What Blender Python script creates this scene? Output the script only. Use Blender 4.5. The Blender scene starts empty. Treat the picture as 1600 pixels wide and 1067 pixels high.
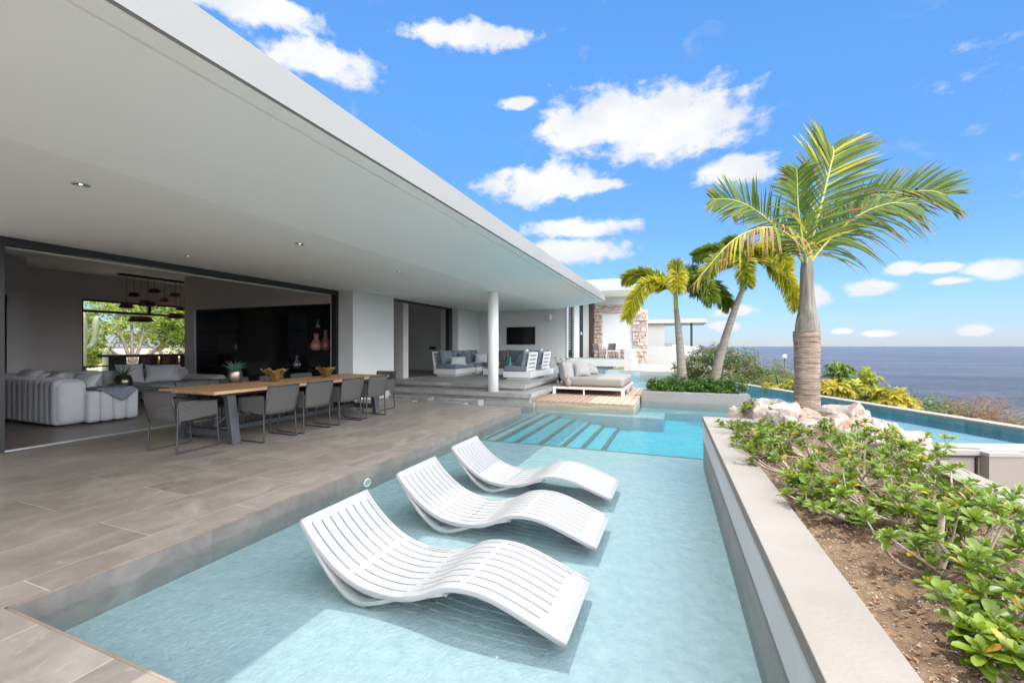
import bpy, math, random
from mathutils import Vector, Matrix, noise
R = math.radians
PI = math.pi
random.seed(7)
U = 0.9133                      # layout units -> metres (applied once at the very end)
K = 1.0 / U                     # scale of things modelled in real metres
scene = bpy.context.scene
COL = scene.collection

# ------------------------------------------------------------------ camera
cam_d = bpy.data.cameras.new('camera')
cam_d.sensor_width = 36.0
cam_d.lens = 665.0 / 1600.0 * 36.0
cam_d.shift_y = 0.0047
cam_d.clip_start = 0.05
cam_d.clip_end = 90000
cam = bpy.data.objects.new('camera', cam_d)
COL.objects.link(cam)
cam.location = (0, 0, 1.5)
cam.rotation_euler = (R(90), 0, R(21.37))
scene.camera = cam

# ------------------------------------------------------------------ light
SUN_DIR = Vector((-0.125, 0.25, 0.96)).normalized()
sun_d = bpy.data.lights.new('sun', 'SUN')
sun_d.energy = 2.0
sun_d.angle = R(0.5)
sun_d.color = (1.0, 0.955, 0.88)
sun = bpy.data.objects.new('sun', sun_d)
COL.objects.link(sun)
sun.rotation_euler = SUN_DIR.to_track_quat('Z', 'Y').to_euler()
sun.location = (0, 0, 30)
ELEV = math.asin(SUN_DIR.z)
AZI = math.atan2(SUN_DIR.x, SUN_DIR.y)

vs = scene.view_settings
vs.view_transform = 'Standard'
vs.look = 'None'
vs.exposure = 0.98
vs.gamma = 1.0
scene.cycles.max_bounces = 14
scene.cycles.diffuse_bounces = 8
scene.cycles.glossy_bounces = 4
scene.cycles.transmission_bounces = 8
scene.cycles.transparent_max_bounces = 24
scene.cycles.caustics_reflective = False
scene.cycles.caustics_refractive = False

# ------------------------------------------------------------------ sky
W = bpy.data.worlds.new('World')
scene.world = W
W.use_nodes = True
nt = W.node_tree
nt.nodes.clear()
L = nt.links.new
def N(t, **kw):
    n = nt.nodes.new(t)
    for k, v in kw.items(): setattr(n, k, v)
    return n
def mth(op, a, b=None, clamp=False):
    n = N('ShaderNodeMath', operation=op); n.use_clamp = clamp
    for i, v in enumerate((a, b)):
        if v is None: continue
        if isinstance(v, (int, float)): n.inputs[i].default_value = v
        else: L(v, n.inputs[i])
    return n.outputs[0]
sky = N('ShaderNodeTexSky', sky_type='NISHITA')
sky.sun_disc = False
sky.sun_elevation = ELEV
sky.sun_rotation = AZI
sky.air_density = 1.0
sky.dust_density = 0.0
sky.ozone_density = 3.5
hsv = N('ShaderNodeHueSaturation')
hsv.inputs['Saturation'].default_value = 1.15
hsv.inputs['Value'].default_value = 1.0
L(sky.outputs[0], hsv.inputs['Color'])
tc = N('ShaderNodeTexCoord')
sep = N('ShaderNodeSeparateXYZ'); L(tc.outputs['Generated'], sep.inputs[0])
hz = N('ShaderNodeValToRGB'); L(sep.outputs[2], hz.inputs[0])
hz.color_ramp.elements[0].position = 0.0; hz.color_ramp.elements[0].color = (0.38, 0.46, 0.72, 1)
hz.color_ramp.elements[1].position = 0.5; hz.color_ramp.elements[1].color = (0.76, 0.93, 1.0, 1)
hk = hz.color_ramp.elements.new(0.12); hk.color = (0.60, 0.70, 0.90, 1)
hmul = N('ShaderNodeMixRGB', blend_type='MULTIPLY'); hmul.inputs[0].default_value = 1.0
L(hsv.outputs[0], hmul.inputs[1]); L(hz.outputs[0], hmul.inputs[2])
bg = N('ShaderNodeBackground'); bg.inputs[1].default_value = 0.106
L(hmul.outputs[0], bg.inputs[0])
az = mth('ARCTAN2', sep.outputs[0], sep.outputs[1])
el = mth('ARCSINE', sep.outputs[2])
azd = mth('MULTIPLY', az, 57.2958)
eld = mth('MULTIPLY', el, 57.2958)
comb = N('ShaderNodeCombineXYZ'); L(azd, comb.inputs[0]); L(eld, comb.inputs[1])
# warp the lookup so the clouds get ragged edges
cscale = N('ShaderNodeVectorMath', operation='MULTIPLY'); L(comb.outputs[0], cscale.inputs[0])
cscale.inputs[1].default_value = (0.17, 0.27, 1)
n1 = N('ShaderNodeTexNoise'); n1.inputs['Scale'].default_value = 1.7; n1.inputs['Detail'].default_value = 10
n1.inputs['Roughness'].default_value = 0.55
L(cscale.outputs[0], n1.inputs['Vector'])
n2 = N('ShaderNodeTexNoise'); n2.inputs['Scale'].default_value = 0.55; n2.inputs['Detail'].default_value = 4
L(cscale.outputs[0], n2.inputs['Vector'])
CL = [(-5.6, 27.3, 12.2, 3.0), (-1.0, 25.2, 9, 3.0), (-12.5, 26.4, 6, 2.6), (-17.2, 20.8, 7.6, 2.4), (-11, 20.3, 4.2, 0.9),
      (-13.5, 12.6, 7.0, 1.7), (-12.5, 15.2, 6.6, 1.3), (-27.6, 35.9, 7.4, 1.3), (-45.7, 31.4, 6.5, 1.9), (-53.5, 34.4, 8.5, 1.6),
      (6.2, 20.0, 4.4, 1.6), (-20.3, 29.7, 2.6, 0.7), (-48.5, 35.0, 2.2, 0.7), (27.8, 6.9, 2.3, 0.85), (18.5, 5.9, 2.3, 0.8),
      (21.2, 7.6, 1.3, 0.7), (23.6, 7.4, 1.7, 0.5), (25.9, 1.4, 1.1, 0.5), (19.0, 1.3, 1.6, 0.45), (16.5, 1.6, 1.2, 0.4), (6.4, 4.2, 2.2, 0.7),
      (13.6, 5.4, 1.6, 1.3), (24.3, 6.1, 1.5, 0.4), (5.2, 2.4, 1.7, 0.6), (34, 9, 4, 1.2),
      (92, 22, 46, 22), (150, 38, 50, 28), (-150, 40, 40, 22), (175, 15, 60, 14), (80, 50, 40, 20), (110, 66, 120, 16), (-60, 60, 60, 14), (-100, 25, 30, 14)]  # this row: broad unseen clouds added to fill the shade
best = None
for (a, e, ra, re_) in CL:
    s = N('ShaderNodeVectorMath', operation='SUBTRACT'); L(comb.outputs[0], s.inputs[0]); s.inputs[1].default_value = (a, e, 0)
    m = N('ShaderNodeVectorMath', operation='MULTIPLY'); L(s.outputs[0], m.inputs[0]); m.inputs[1].default_value = (1 / ra, 1 / re_, 0)
    ln = N('ShaderNodeVectorMath', operation='LENGTH'); L(m.outputs[0], ln.inputs[0])
    best = ln.outputs['Value'] if best is None else mth('MINIMUM', best, ln.outputs['Value'])
d1 = mth('MULTIPLY', mth('SUBTRACT', n1.outputs[0], 0.5), 1.9)
d2 = mth('MULTIPLY', mth('SUBTRACT', n2.outputs[0], 0.5), 0.9)
n4 = N('ShaderNodeTexNoise'); n4.inputs['Scale'].default_value = 7.0; n4.inputs['Detail'].default_value = 8; n4.inputs['Roughness'].default_value = 0.6
L(cscale.outputs[0], n4.inputs['Vector'])
d3 = mth('MULTIPLY', mth('SUBTRACT', n4.outputs[0], 0.5), 0.4)
dist = mth('ADD', mth('ADD', mth('ADD', best, d1), d2), d3)
mr = N('ShaderNodeMapRange', interpolation_type='SMOOTHSTEP'); L(dist, mr.inputs[0])
mr.inputs[1].default_value = 1.22; mr.inputs[2].default_value = 0.62; mr.inputs[3].default_value = 0.0; mr.inputs[4].default_value = 0.97
# thin high wisps
n3 = N('ShaderNodeTexNoise'); n3.inputs['Scale'].default_value = 0.9; n3.inputs['Detail'].default_value = 8; n3.inputs['Distortion'].default_value = 0.7
L(cscale.outputs[0], n3.inputs['Vector'])
mw = N('ShaderNodeMapRange', interpolation_type='SMOOTHSTEP'); L(n3.outputs[0], mw.inputs[0])
mw.inputs[1].default_value = 0.60; mw.inputs[2].default_value = 0.85; mw.inputs[4].default_value = 0.35
cloudf = mth('MAXIMUM', mr.outputs[0], mw.outputs[0])
cg = N('ShaderNodeMapRange'); L(n2.outputs[0], cg.inputs[0]); cg.inputs[1].default_value = 0.35; cg.inputs[2].default_value = 0.6; cg.inputs[3].default_value = 0.0; cg.inputs[4].default_value = 1.0
cgm = N('ShaderNodeMixRGB'); L(cg.outputs[0], cgm.inputs[0]); cgm.inputs[1].default_value = (0.80, 0.83, 0.88, 1); cgm.inputs[2].default_value = (1.0, 1.0, 1.0, 1)
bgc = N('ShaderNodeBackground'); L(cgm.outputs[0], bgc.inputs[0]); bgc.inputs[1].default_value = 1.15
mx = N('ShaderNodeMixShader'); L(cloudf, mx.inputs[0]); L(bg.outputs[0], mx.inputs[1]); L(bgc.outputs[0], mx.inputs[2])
out = N('ShaderNodeOutputWorld'); L(mx.outputs[0], out.inputs[0])
# unseen bright cloud bank added behind the camera as fill for shaded parts
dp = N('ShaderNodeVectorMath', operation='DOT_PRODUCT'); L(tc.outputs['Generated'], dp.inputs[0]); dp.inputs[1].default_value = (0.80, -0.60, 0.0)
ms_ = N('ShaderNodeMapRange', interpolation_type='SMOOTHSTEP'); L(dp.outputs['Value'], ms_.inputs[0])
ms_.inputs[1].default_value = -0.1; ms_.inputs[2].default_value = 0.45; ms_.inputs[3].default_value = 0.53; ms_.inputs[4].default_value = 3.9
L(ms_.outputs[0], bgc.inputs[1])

# ------------------------------------------------------------------ materials
def mat(name, col, rough=0.6, var=0.0, vscale=3.0, col2=None, bump=0.0, bscale=40.0, metal=0.0, spec=0.5,
        trans=0.0, transl=0.0, stretch=None, coat=0.0, sheen=0.0, detail=5):
    m = bpy.data.materials.new(name); m.use_nodes = True
    t = m.node_tree; ns = t.nodes; lk = t.links.new
    b = ns['Principled BSDF']
    b.inputs['Roughness'].default_value = rough
    b.inputs['Metallic'].default_value = metal
    b.inputs['Specular IOR Level'].default_value = spec
    b.inputs['Transmission Weight'].default_value = trans
    b.inputs['Coat Weight'].default_value = coat
    b.inputs['Sheen Weight'].default_value = sheen
    c = (*col, 1)
    b.inputs['Base Color'].default_value = c
    co = ns.new('ShaderNodeTexCoord').outputs['Object']
    if stretch:
        mp = ns.new('ShaderNodeMapping'); mp.inputs['Scale'].default_value = stretch; lk(co, mp.inputs[0]); co = mp.outputs[0]
    if var or col2:
        n = ns.new('ShaderNodeTexNoise'); n.inputs['Scale'].default_value = vscale; n.inputs['Detail'].default_value = detail
        n.inputs['Roughness'].default_value = 0.6
        lk(co, n.inputs['Vector'])
        r = ns.new('ShaderNodeValToRGB'); lk(n.outputs[0], r.inputs[0])
        c2 = (*(col2 or tuple(x * (1 - var) for x in col)), 1)
        r.color_ramp.elements[0].position = 0.32; r.color_ramp.elements[1].position = 0.68
        r.color_ramp.elements[0].color = c2; r.color_ramp.elements[1].color = c
        lk(r.outputs[0], b.inputs['Base Color'])
    if bump:
        n = ns.new('ShaderNodeTexNoise'); n.inputs['Scale'].default_value = bscale; n.inputs['Detail'].default_value = 4
        lk(co, n.inputs['Vector'])
        bp = ns.new('ShaderNodeBump'); bp.inputs['Strength'].default_value = bump; bp.inputs['Distance'].default_value = 0.02
        lk(n.outputs[0], bp.inputs['Height']); lk(bp.outputs[0], b.inputs['Normal'])
    if transl:
        tr = ns.new('ShaderNodeBsdfTranslucent')
        src = b.inputs['Base Color']
        if src.is_linked: lk(src.links[0].from_socket, tr.inputs[0])
        else: tr.inputs[0].default_value = c
        ms = ns.new('ShaderNodeMixShader'); ms.inputs[0].default_value = transl
        lk(b.outputs[0], ms.inputs[1]); lk(tr.outputs[0], ms.inputs[2]); lk(ms.outputs[0], ns['Material Output'].inputs[0])
    return m

def tile_mat(name, cols, tw, tl, rot, off=(0, 0), grout=(0.5, 0.44, 0.38), mortar=0.004, rough=0.45, streak=(1, 1, 1), vs_=1.6, veins=0.35, dist=1.2):
    """large porcelain tiles: brick pattern, per tile tone, streaky stone grain"""
    m = bpy.data.materials.new(name); m.use_nodes = True
    t = m.node_tree; ns = t.nodes; lk = t.links.new; b = ns['Principled BSDF']
    co = ns.new('ShaderNodeTexCoord').outputs['Object']
    mp = ns.new('ShaderNodeMapping'); mp.inputs['Rotation'].default_value = (0, 0, rot)
    mp.inputs['Location'].default_value = (off[0], off[1], 0); lk(co, mp.inputs[0])
    br = ns.new('ShaderNodeTexBrick'); lk(mp.outputs[0], br.inputs['Vector'])
    br.offset = 0.5; br.inputs['Scale'].default_value = 1.0
    br.inputs['Brick Width'].default_value = tl; br.inputs['Row Height'].default_value = tw
    br.inputs['Mortar Size'].default_value = mortar; br.inputs['Mortar Smooth'].default_value = 0.1
    br.inputs['Color1'].default_value = (0, 0, 0, 1); br.inputs['Color2'].default_value = (1, 1, 1, 1); br.inputs['Mortar'].default_value = (0.5, 0.5, 0.5, 1)
    # noise seeded per tile
    mul = ns.new('ShaderNodeVectorMath'); mul.operation = 'SCALE'; lk(br.outputs['Color'], mul.inputs[0]); mul.inputs['Scale'].default_value = 7.0
    ad = ns.new('ShaderNodeVectorMath'); ad.operation = 'ADD'; lk(mp.outputs[0], ad.inputs[0]); lk(mul.outputs[0], ad.inputs[1])
    m2 = ns.new('ShaderNodeMapping'); m2.inputs['Scale'].default_value = streak; m2.inputs['Rotation'].default_value = (0, 0, R(14)); lk(ad.outputs[0], m2.inputs[0])
    n = ns.new('ShaderNodeTexNoise'); n.inputs['Scale'].default_value = vs_; n.inputs['Detail'].default_value = 8; n.inputs['Distortion'].default_value = dist
    n.inputs['Roughness'].default_value = 0.62
    lk(m2.outputs[0], n.inputs['Vector'])
    r = ns.new('ShaderNodeValToRGB'); lk(n.outputs[0], r.inputs[0])
    e = r.color_ramp.elements
    e[0].position = 0.33; e[0].color = (*cols[0], 1); e[1].position = 0.68; e[1].color = (*cols[2], 1)
    k = e.new(0.5); k.color = (*cols[1], 1)
    tone = ns.new('ShaderNodeMapRange'); lk(br.outputs['Color'], tone.inputs[0]); tone.inputs[3].default_value = 0.9; tone.inputs[4].default_value = 1.08
    tm = ns.new('ShaderNodeVectorMath'); tm.operation = 'SCALE'; lk(r.outputs[0], tm.inputs[0]); lk(tone.outputs[0], tm.inputs['Scale'])
    # fine pale veins / scuffs
    v = ns.new('ShaderNodeTexNoise'); v.inputs['Scale'].default_value = vs_ * 3.3; v.inputs['Detail'].default_value = 10; v.inputs['Distortion'].default_value = 2.0
    lk(m2.outputs[0], v.inputs['Vector'])
    vr = ns.new('ShaderNodeMapRange'); lk(v.outputs[0], vr.inputs[0]); vr.inputs[1].default_value = 0.62; vr.inputs[2].default_value = 0.74; vr.inputs[4].default_value = veins
    mv = ns.new('ShaderNodeMixRGB'); lk(vr.outputs[0], mv.inputs[0]); lk(tm.outputs[0], mv.inputs[1]); mv.inputs[2].default_value = (*[min(1, x * 1.5) for x in cols[2]], 1)
    mg = ns.new('ShaderNodeMixRGB'); lk(br.outputs['Fac'], mg.inputs[0]); lk(mv.outputs[0], mg.inputs[1]); mg.inputs[2].default_value = (*grout, 1)
    lk(mg.outputs[0], b.inputs['Base Color'])
    rr = ns.new('ShaderNodeMapRange'); lk(n.outputs[0], rr.inputs[0]); rr.inputs[3].default_value = rough - 0.08; rr.inputs[4].default_value = rough + 0.18
    lk(rr.outputs[0], b.inputs['Roughness'])
    bp = ns.new('ShaderNodeBump'); bp.inputs['Strength'].default_value = 0.25; bp.inputs['Distance'].default_value = 0.004
    sb = ns.new('ShaderNodeMath'); sb.operation = 'SUBTRACT'; lk(v.outputs[0], sb.inputs[0]); lk(br.outputs['Fac'], sb.inputs[1])
    lk(sb.outputs[0], bp.inputs['Height']); lk(bp.outputs[0], b.inputs['Normal'])
    return m

def wave_mat(name, c1, c2, scale, direction='Z', rough=0.8, bump=0.5, dist=0.0, metal=0.0, width=0.5):
    m = bpy.data.materials.new(name); m.use_nodes = True
    t = m.node_tree; ns = t.nodes; lk = t.links.new; b = ns['Principled BSDF']
    co = ns.new('ShaderNodeTexCoord').outputs['Object']
    w = ns.new('ShaderNodeTexWave'); w.bands_direction = direction; w.inputs['Scale'].default_value = scale
    w.inputs['Distortion'].default_value = dist; w.inputs['Detail'].default_value = 2
    lk(co, w.inputs['Vector'])
    r = ns.new('ShaderNodeValToRGB'); lk(w.outputs['Fac'], r.inputs[0])
    r.color_ramp.elements[0].color = (*c2, 1); r.color_ramp.elements[1].color = (*c1, 1)
    r.color_ramp.elements[0].position = 0.1; r.color_ramp.elements[1].position = width
    lk(r.outputs[0], b.inputs['Base Color']); b.inputs['Roughness'].default_value = rough; b.inputs['Metallic'].default_value = metal
    bp = ns.new('ShaderNodeBump'); bp.inputs['Strength'].default_value = bump; bp.inputs['Distance'].default_value = 0.01
    lk(w.outputs['Fac'], bp.inputs['Height']); lk(bp.outputs[0], b.inputs['Normal'])
    return m

def emit_mat(name, col, s):
    m = bpy.data.materials.new(name); m.use_nodes = True
    b = m.node_tree.nodes['Principled BSDF']
    b.inputs['Base Color'].default_value = (*col, 1)
    b.inputs['Emission Color'].default_value = (*col, 1); b.inputs['Emission Strength'].default_value = s
    return m

def water_mat():
    m = bpy.data.materials.new('pool water'); m.use_nodes = True
    t = m.node_tree; ns = t.nodes; lk = t.links.new; ns.clear()
    co = ns.new('ShaderNodeTexCoord').outputs['Object']
    n1 = ns.new('ShaderNodeTexNoise'); n1.inputs['Scale'].default_value = 4.2; n1.inputs['Detail'].default_value = 4; n1.inputs['Distortion'].default_value = 0.5
    n2 = ns.new('ShaderNodeTexNoise'); n2.inputs['Scale'].default_value = 24.0; n2.inputs['Detail'].default_value = 4; n2.inputs['Distortion'].default_value = 0.8
    lk(co, n1.inputs[0]); lk(co, n2.inputs[0])
    a = ns.new('ShaderNodeMath'); a.operation = 'MULTIPLY'; lk(n2.outputs[0], a.inputs[0]); a.inputs[1].default_value = 0.34
    s = ns.new('ShaderNodeMath'); s.operation = 'ADD'; lk(n1.outputs[0], s.inputs[0]); lk(a.outputs[0], s.inputs[1])
    bp = ns.new('ShaderNodeBump'); bp.inputs['Strength'].default_value = 0.7; bp.inputs['Distance'].default_value = 0.04
    lk(s.outputs[0], bp.inputs['Height'])
    gl = ns.new('ShaderNodeBsdfGlossy'); gl.inputs['Roughness'].default_value = 0.03; lk(bp.outputs[0], gl.inputs['Normal'])
    tr = ns.new('ShaderNodeBsdfTransparent'); tr.inputs[0].default_value = (0.97, 0.99, 0.99, 1)
    # Schlick reflectance of water, the same from above and below (the body does not bend rays)
    ge = ns.new('ShaderNodeNewGeometry')
    dt = ns.new('ShaderNodeVectorMath'); dt.operation = 'DOT_PRODUCT'; lk(ge.outputs['Incoming'], dt.inputs[0]); lk(bp.outputs[0], dt.inputs[1])
    def mm(op, a, b=None):
        q = ns.new('ShaderNodeMath'); q.operation = op
        for i_, v_ in enumerate((a, b)):
            if v_ is None: continue
            if isinstance(v_, (int, float)): q.inputs[i_].default_value = v_
            else: lk(v_, q.inputs[i_])
        return q.outputs[0]
    c5 = mm('POWER', mm('MAXIMUM', mm('SUBTRACT', 1.0, mm('ABSOLUTE', dt.outputs['Value'])), 0.0), 5.0)
    fr = mm('ADD', 0.02, mm('MULTIPLY', c5, 0.9))
    mx = ns.new('ShaderNodeMixShader'); lk(fr, mx.inputs[0]); lk(tr.outputs[0], mx.inputs[1]); lk(gl.outputs[0], mx.inputs[2])
    va = ns.new('ShaderNodeVolumeAbsorption'); va.inputs['Color'].default_value = (0.0, 0.86, 0.93, 1); va.inputs['Density'].default_value = 0.50
    o = ns.new('ShaderNodeOutputMaterial'); lk(mx.outputs[0], o.inputs['Surface']); lk(va.outputs[0], o.inputs['Volume'])
    return m

def sea_mat():
    m = bpy.data.materials.new('sea water'); m.use_nodes = True
    t = m.node_tree; ns = t.nodes; lk = t.links.new; b = ns['Principled BSDF']
    co = ns.new('ShaderNodeTexCoord').outputs['Object']
    mp = ns.new('ShaderNodeMapping'); mp.inputs['Scale'].default_value = (0.10, 0.26, 1); mp.inputs['Rotation'].default_value = (0, 0, R(-20)); lk(co, mp.inputs[0])
    n1 = ns.new('ShaderNodeTexNoise'); n1.inputs['Scale'].default_value = 1.0; n1.inputs['Detail'].default_value = 10; n1.inputs['Roughness'].default_value = 0.7
    lk(mp.outputs[0], n1.inputs[0])
    mp2 = ns.new('ShaderNodeMapping'); mp2.inputs['Scale'].default_value = (0.004, 0.02, 1); mp2.inputs['Rotation'].default_value = (0, 0, R(-20)); lk(co, mp2.inputs[0])
    n2 = ns.new('ShaderNodeTexNoise'); n2.inputs['Scale'].default_value = 1.0; n2.inputs['Detail'].default_value = 6; lk(mp2.outputs[0], n2.inputs[0])
    bp = ns.new('ShaderNodeBump'); bp.inputs['Strength'].default_value = 1.0; bp.inputs['Distance'].default_value = 5.0; lk(n1.outputs[0], bp.inputs['Height'])
    lk(bp.outputs[0], b.inputs['Normal'])
    r = ns.new('ShaderNodeValToRGB'); lk(n2.outputs[0], r.inputs[0])
    r.color_ramp.elements[0].position = 0.35; r.color_ramp.elements[1].position = 0.7
    r.color_ramp.elements[0].color = (0.048, 0.053, 0.075, 1); r.color_ramp.elements[1].color = (0.11, 0.118, 0.148, 1)
    mp3 = ns.new('ShaderNodeMapping'); mp3.inputs['Scale'].default_value = (0.10, 0.26, 1); mp3.inputs['Rotation'].default_value = (0, 0, R(-20)); lk(co, mp3.inputs[0])
    n3 = ns.new('ShaderNodeTexNoise'); n3.inputs['Scale'].default_value = 1.0; n3.inputs['Detail'].default_value = 9; n3.inputs['Roughness'].default_value = 0.9; lk(mp3.outputs[0], n3.inputs[0])
    r3 = ns.new('ShaderNodeMapRange'); lk(n3.outputs[0], r3.inputs[0]); r3.inputs[1].default_value = 0.38; r3.inputs[2].default_value = 0.62; r3.inputs[3].default_value = 0.15; r3.inputs[4].default_value = 2.0
    sc3 = ns.new('ShaderNodeVectorMath'); sc3.operation = 'SCALE'; lk(r.outputs[0], sc3.inputs[0]); lk(r3.outputs[0], sc3.inputs['Scale'])
    # white caps
    w = ns.new('ShaderNodeTexNoise'); w.inputs['Scale'].default_value = 1.3; w.inputs['Detail'].default_value = 8; lk(mp.outputs[0], w.inputs[0])
    wr = ns.new('ShaderNodeMapRange'); lk(w.outputs[0], wr.inputs[0]); wr.inputs[1].default_value = 0.73; wr.inputs[2].default_value = 0.8
    mx = ns.new('ShaderNodeMixRGB'); lk(wr.outputs[0], mx.inputs[0]); lk(sc3.outputs[0], mx.inputs[1]); mx.inputs[2].default_value = (0.6, 0.6, 0.65, 1)
    lk(mx.outputs[0], b.inputs['Base Color'])
    b.inputs['Roughness'].default_value = 0.3; b.inputs['IOR'].default_value = 1.33; b.inputs['Specular IOR Level'].default_value = 0.22
    return m

MT = {}
MT['white'] = mat('white render', (0.42, 0.415, 0.40), 0.75, 0.035, 1.2, bump=0.08, bscale=60)
MT['soffit'] = mat('soffit plaster', (0.93, 0.925, 0.915), 0.85, 0.03, 0.8, bump=0.06, bscale=30, stretch=(1, 0.25, 1))
MT['column_white'] = mat('white painted column', (0.86, 0.86, 0.85), 0.7, 0.03, 1.0)
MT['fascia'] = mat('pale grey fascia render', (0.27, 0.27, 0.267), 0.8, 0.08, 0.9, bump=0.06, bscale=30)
MT['grey_wall'] = mat('light grey render', (0.66, 0.665, 0.66), 0.85, 0.05, 1.5, bump=0.1, bscale=90)
MT['taupe_wall'] = mat('taupe interior plaster', (0.62, 0.585, 0.575), 0.85, 0.06, 1.5, bump=0.1, bscale=60)
MT['black_frame'] = mat('black aluminium', (0.018, 0.02, 0.024), 0.4, metal=0.0)
MT['alu'] = mat('brushed aluminium track', (0.6, 0.62, 0.65), 0.35, metal=0.9)
MT['dark_wood'] = mat('dark stained wood', (0.055, 0.022, 0.014), 0.4, 0.5, 2.0, stretch=(8, 8, 0.6))
MT['black_gloss'] = mat('black lacquer', (0.006, 0.006, 0.008), 0.12)
MT['screen'] = mat('black screen glass', (0.004, 0.004, 0.006), 0.12)
MT['deck'] = tile_mat('taupe porcelain deck tile', [(0.178, 0.153, 0.129), (0.225, 0.196, 0.168), (0.29, 0.256, 0.222)], 0.69, 1.4, R(90), off=(0.0, 0.46),
                      grout=(0.37, 0.335, 0.30), mortar=0.0040, streak=(1.0, 1.25, 1), vs_=1.9, dist=0.9, veins=0.3)
MT['deck_in'] = tile_mat('interior floor tile', [(0.18, 0.155, 0.138), (0.235, 0.205, 0.18), (0.30, 0.265, 0.235)], 0.69, 1.4, R(90), off=(0.0, 0.46), grout=(0.16, 0.14, 0.12), streak=(0.55, 1.9, 1), vs_=1.3, rough=0.3, veins=0.1)
MT['terrace'] = tile_mat('grey terrace tile', [(0.20, 0.195, 0.185), (0.27, 0.262, 0.25), (0.34, 0.33, 0.315)], 0.69, 1.4, 0, off=(0.2, 0.1), grout=(0.13, 0.125, 0.12), streak=(0.7, 1.6, 1), vs_=1.6, veins=0.15)
MT['coping'] = tile_mat('slate coping tile', [(0.115, 0.108, 0.10), (0.145, 0.138, 0.128), (0.18, 0.17, 0.158)], 9.0, 1.38, R(90), off=(0.3, 4.1), grout=(0.12, 0.12, 0.12), mortar=0.005, streak=(2.2, 1.2, 3), vs_=1.6, veins=0.05)
MT['trim'] = mat('rusty edge trim', (0.27, 0.20, 0.15), 0.5, 0.4, 3.0, stretch=(1, 2, 1))
MT['pool'] = mat('pale quartz pool plaster with caustic mottle', (0.275, 0.315, 0.33), 0.7, 0, 11.0, col2=(0.215, 0.26, 0.28), bump=0.5, bscale=40, detail=12)  # fine mottle stands in for the sparkle of light through ripples
MT['pool_blue'] = mat('deep water tinted pool plaster', (0.115, 0.335, 0.38), 0.7, 0, 6.0, col2=(0.075, 0.26, 0.31), bump=0.3, bscale=25, detail=8)  # light absorbed by deep water is put into this floor colour
MT['pool_wall'] = tile_mat('teal grey pool wall tile', [(0.20, 0.27, 0.27), (0.28, 0.35, 0.35), (0.36, 0.42, 0.42)], 0.3, 0.6, 0, grout=(0.25, 0.3, 0.3), vs_=2.0)
MT['teal_tile'] = tile_mat('dark teal mosaic tile', [(0.07, 0.20, 0.23), (0.10, 0.27, 0.30), (0.14, 0.34, 0.37)], 0.3, 0.6, 0, grout=(0.12, 0.22, 0.24), vs_=2.0)
MT['nosing'] = mat('dark step nosing tile', (0.085, 0.10, 0.095), 0.6, 0.3, 9.0)
MT['water'] = water_mat()
MT['sea'] = sea_mat()
MT['wood_deck'] = wave_mat('pale timber plank', (0.42, 0.29, 0.205), (0.25, 0.165, 0.11), 1.75, 'X', 0.6, 0.5, 0.0, width=0.09)
MT['wood_fascia'] = mat('weathered timber fascia', (0.42, 0.35, 0.27), 0.7, 0.3, 3.0, stretch=(0.6, 1, 8), bump=0.2)
MT['teak'] = mat('teak tabletop', (0.50, 0.30, 0.165), 0.55, 0.0, 2.0, col2=(0.36, 0.20, 0.10), stretch=(9, 0.5, 9), bump=0.15, bscale=12)
MT['charcoal'] = mat('charcoal steel', (0.045, 0.05, 0.06), 0.45, 0.15, 4)
MT['chair_frame'] = mat('dark chair tube', (0.035, 0.036, 0.04), 0.4)
MT['rope'] = wave_mat('grey woven rope', (0.155, 0.148, 0.142), (0.03, 0.029, 0.028), 20.0, 'Z', 0.85, 0.9, 0.25, width=0.55)
MT['seatpad'] = mat('black seat pad', (0.03, 0.03, 0.033), 0.8)
MT['sofa_light'] = mat('light grey sofa fabric', (0.60, 0.61, 0.65), 0.95, 0.08, 6.0, bump=0.35, bscale=160, sheen=0.2)
MT['sofa_blue'] = mat('blue grey outdoor cushion', (0.155, 0.195, 0.235), 0.95, 0.12, 5.0, bump=0.3, bscale=140, sheen=0.15)
MT['sofa_dark'] = mat('charcoal outdoor cushion', (0.12, 0.135, 0.15), 0.95, 0.12, 5.0, bump=0.3, bscale=140, sheen=0.15)
MT['grey_cush'] = mat('warm grey cushion', (0.30, 0.29, 0.28), 0.95, 0.1, 5.0, bump=0.3, bscale=140, sheen=0.15)
MT['mattress'] = mat('stone grey mattress fabric', (0.24, 0.225, 0.21), 0.95, 0.08, 4.0, bump=0.3, bscale=140, sheen=0.15)
MT['pale_cush'] = mat('pale cushion', (0.52, 0.56, 0.57), 0.95, 0.1, 5.0, bump=0.3, bscale=140)
MT['throw'] = mat('blue grey knitted throw', (0.25, 0.275, 0.33), 0.95, 0.2, 40.0, bump=0.7, bscale=90)
MT['white_metal'] = mat('white powder coated metal', (0.66, 0.66, 0.66), 0.4, 0.03, 3)
MT['white_plastic'] = mat('white moulded plastic', (0.315, 0.315, 0.318), 0.38, 0.03, 2.0, bump=0.03, bscale=60, spec=0.4)
MT['slot'] = mat('shadowed slot', (0.16, 0.17, 0.17), 0.8)
MT['amber'] = mat('amber glass', (0.42, 0.25, 0.07), 0.1, 0.0, 12.0, col2=(0.12, 0.06, 0.015), trans=0.45)
MT['pot_metal'] = mat('brushed bronze pot', (0.28, 0.24, 0.20), 0.28, 0.3, 6.0, metal=0.9, stretch=(1, 1, 6))
MT['black_pot'] = mat('black ceramic', (0.015, 0.015, 0.017), 0.25)
MT['teal_glass'] = mat('teal glass', (0.05, 0.36, 0.32), 0.12, trans=0.3)
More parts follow.
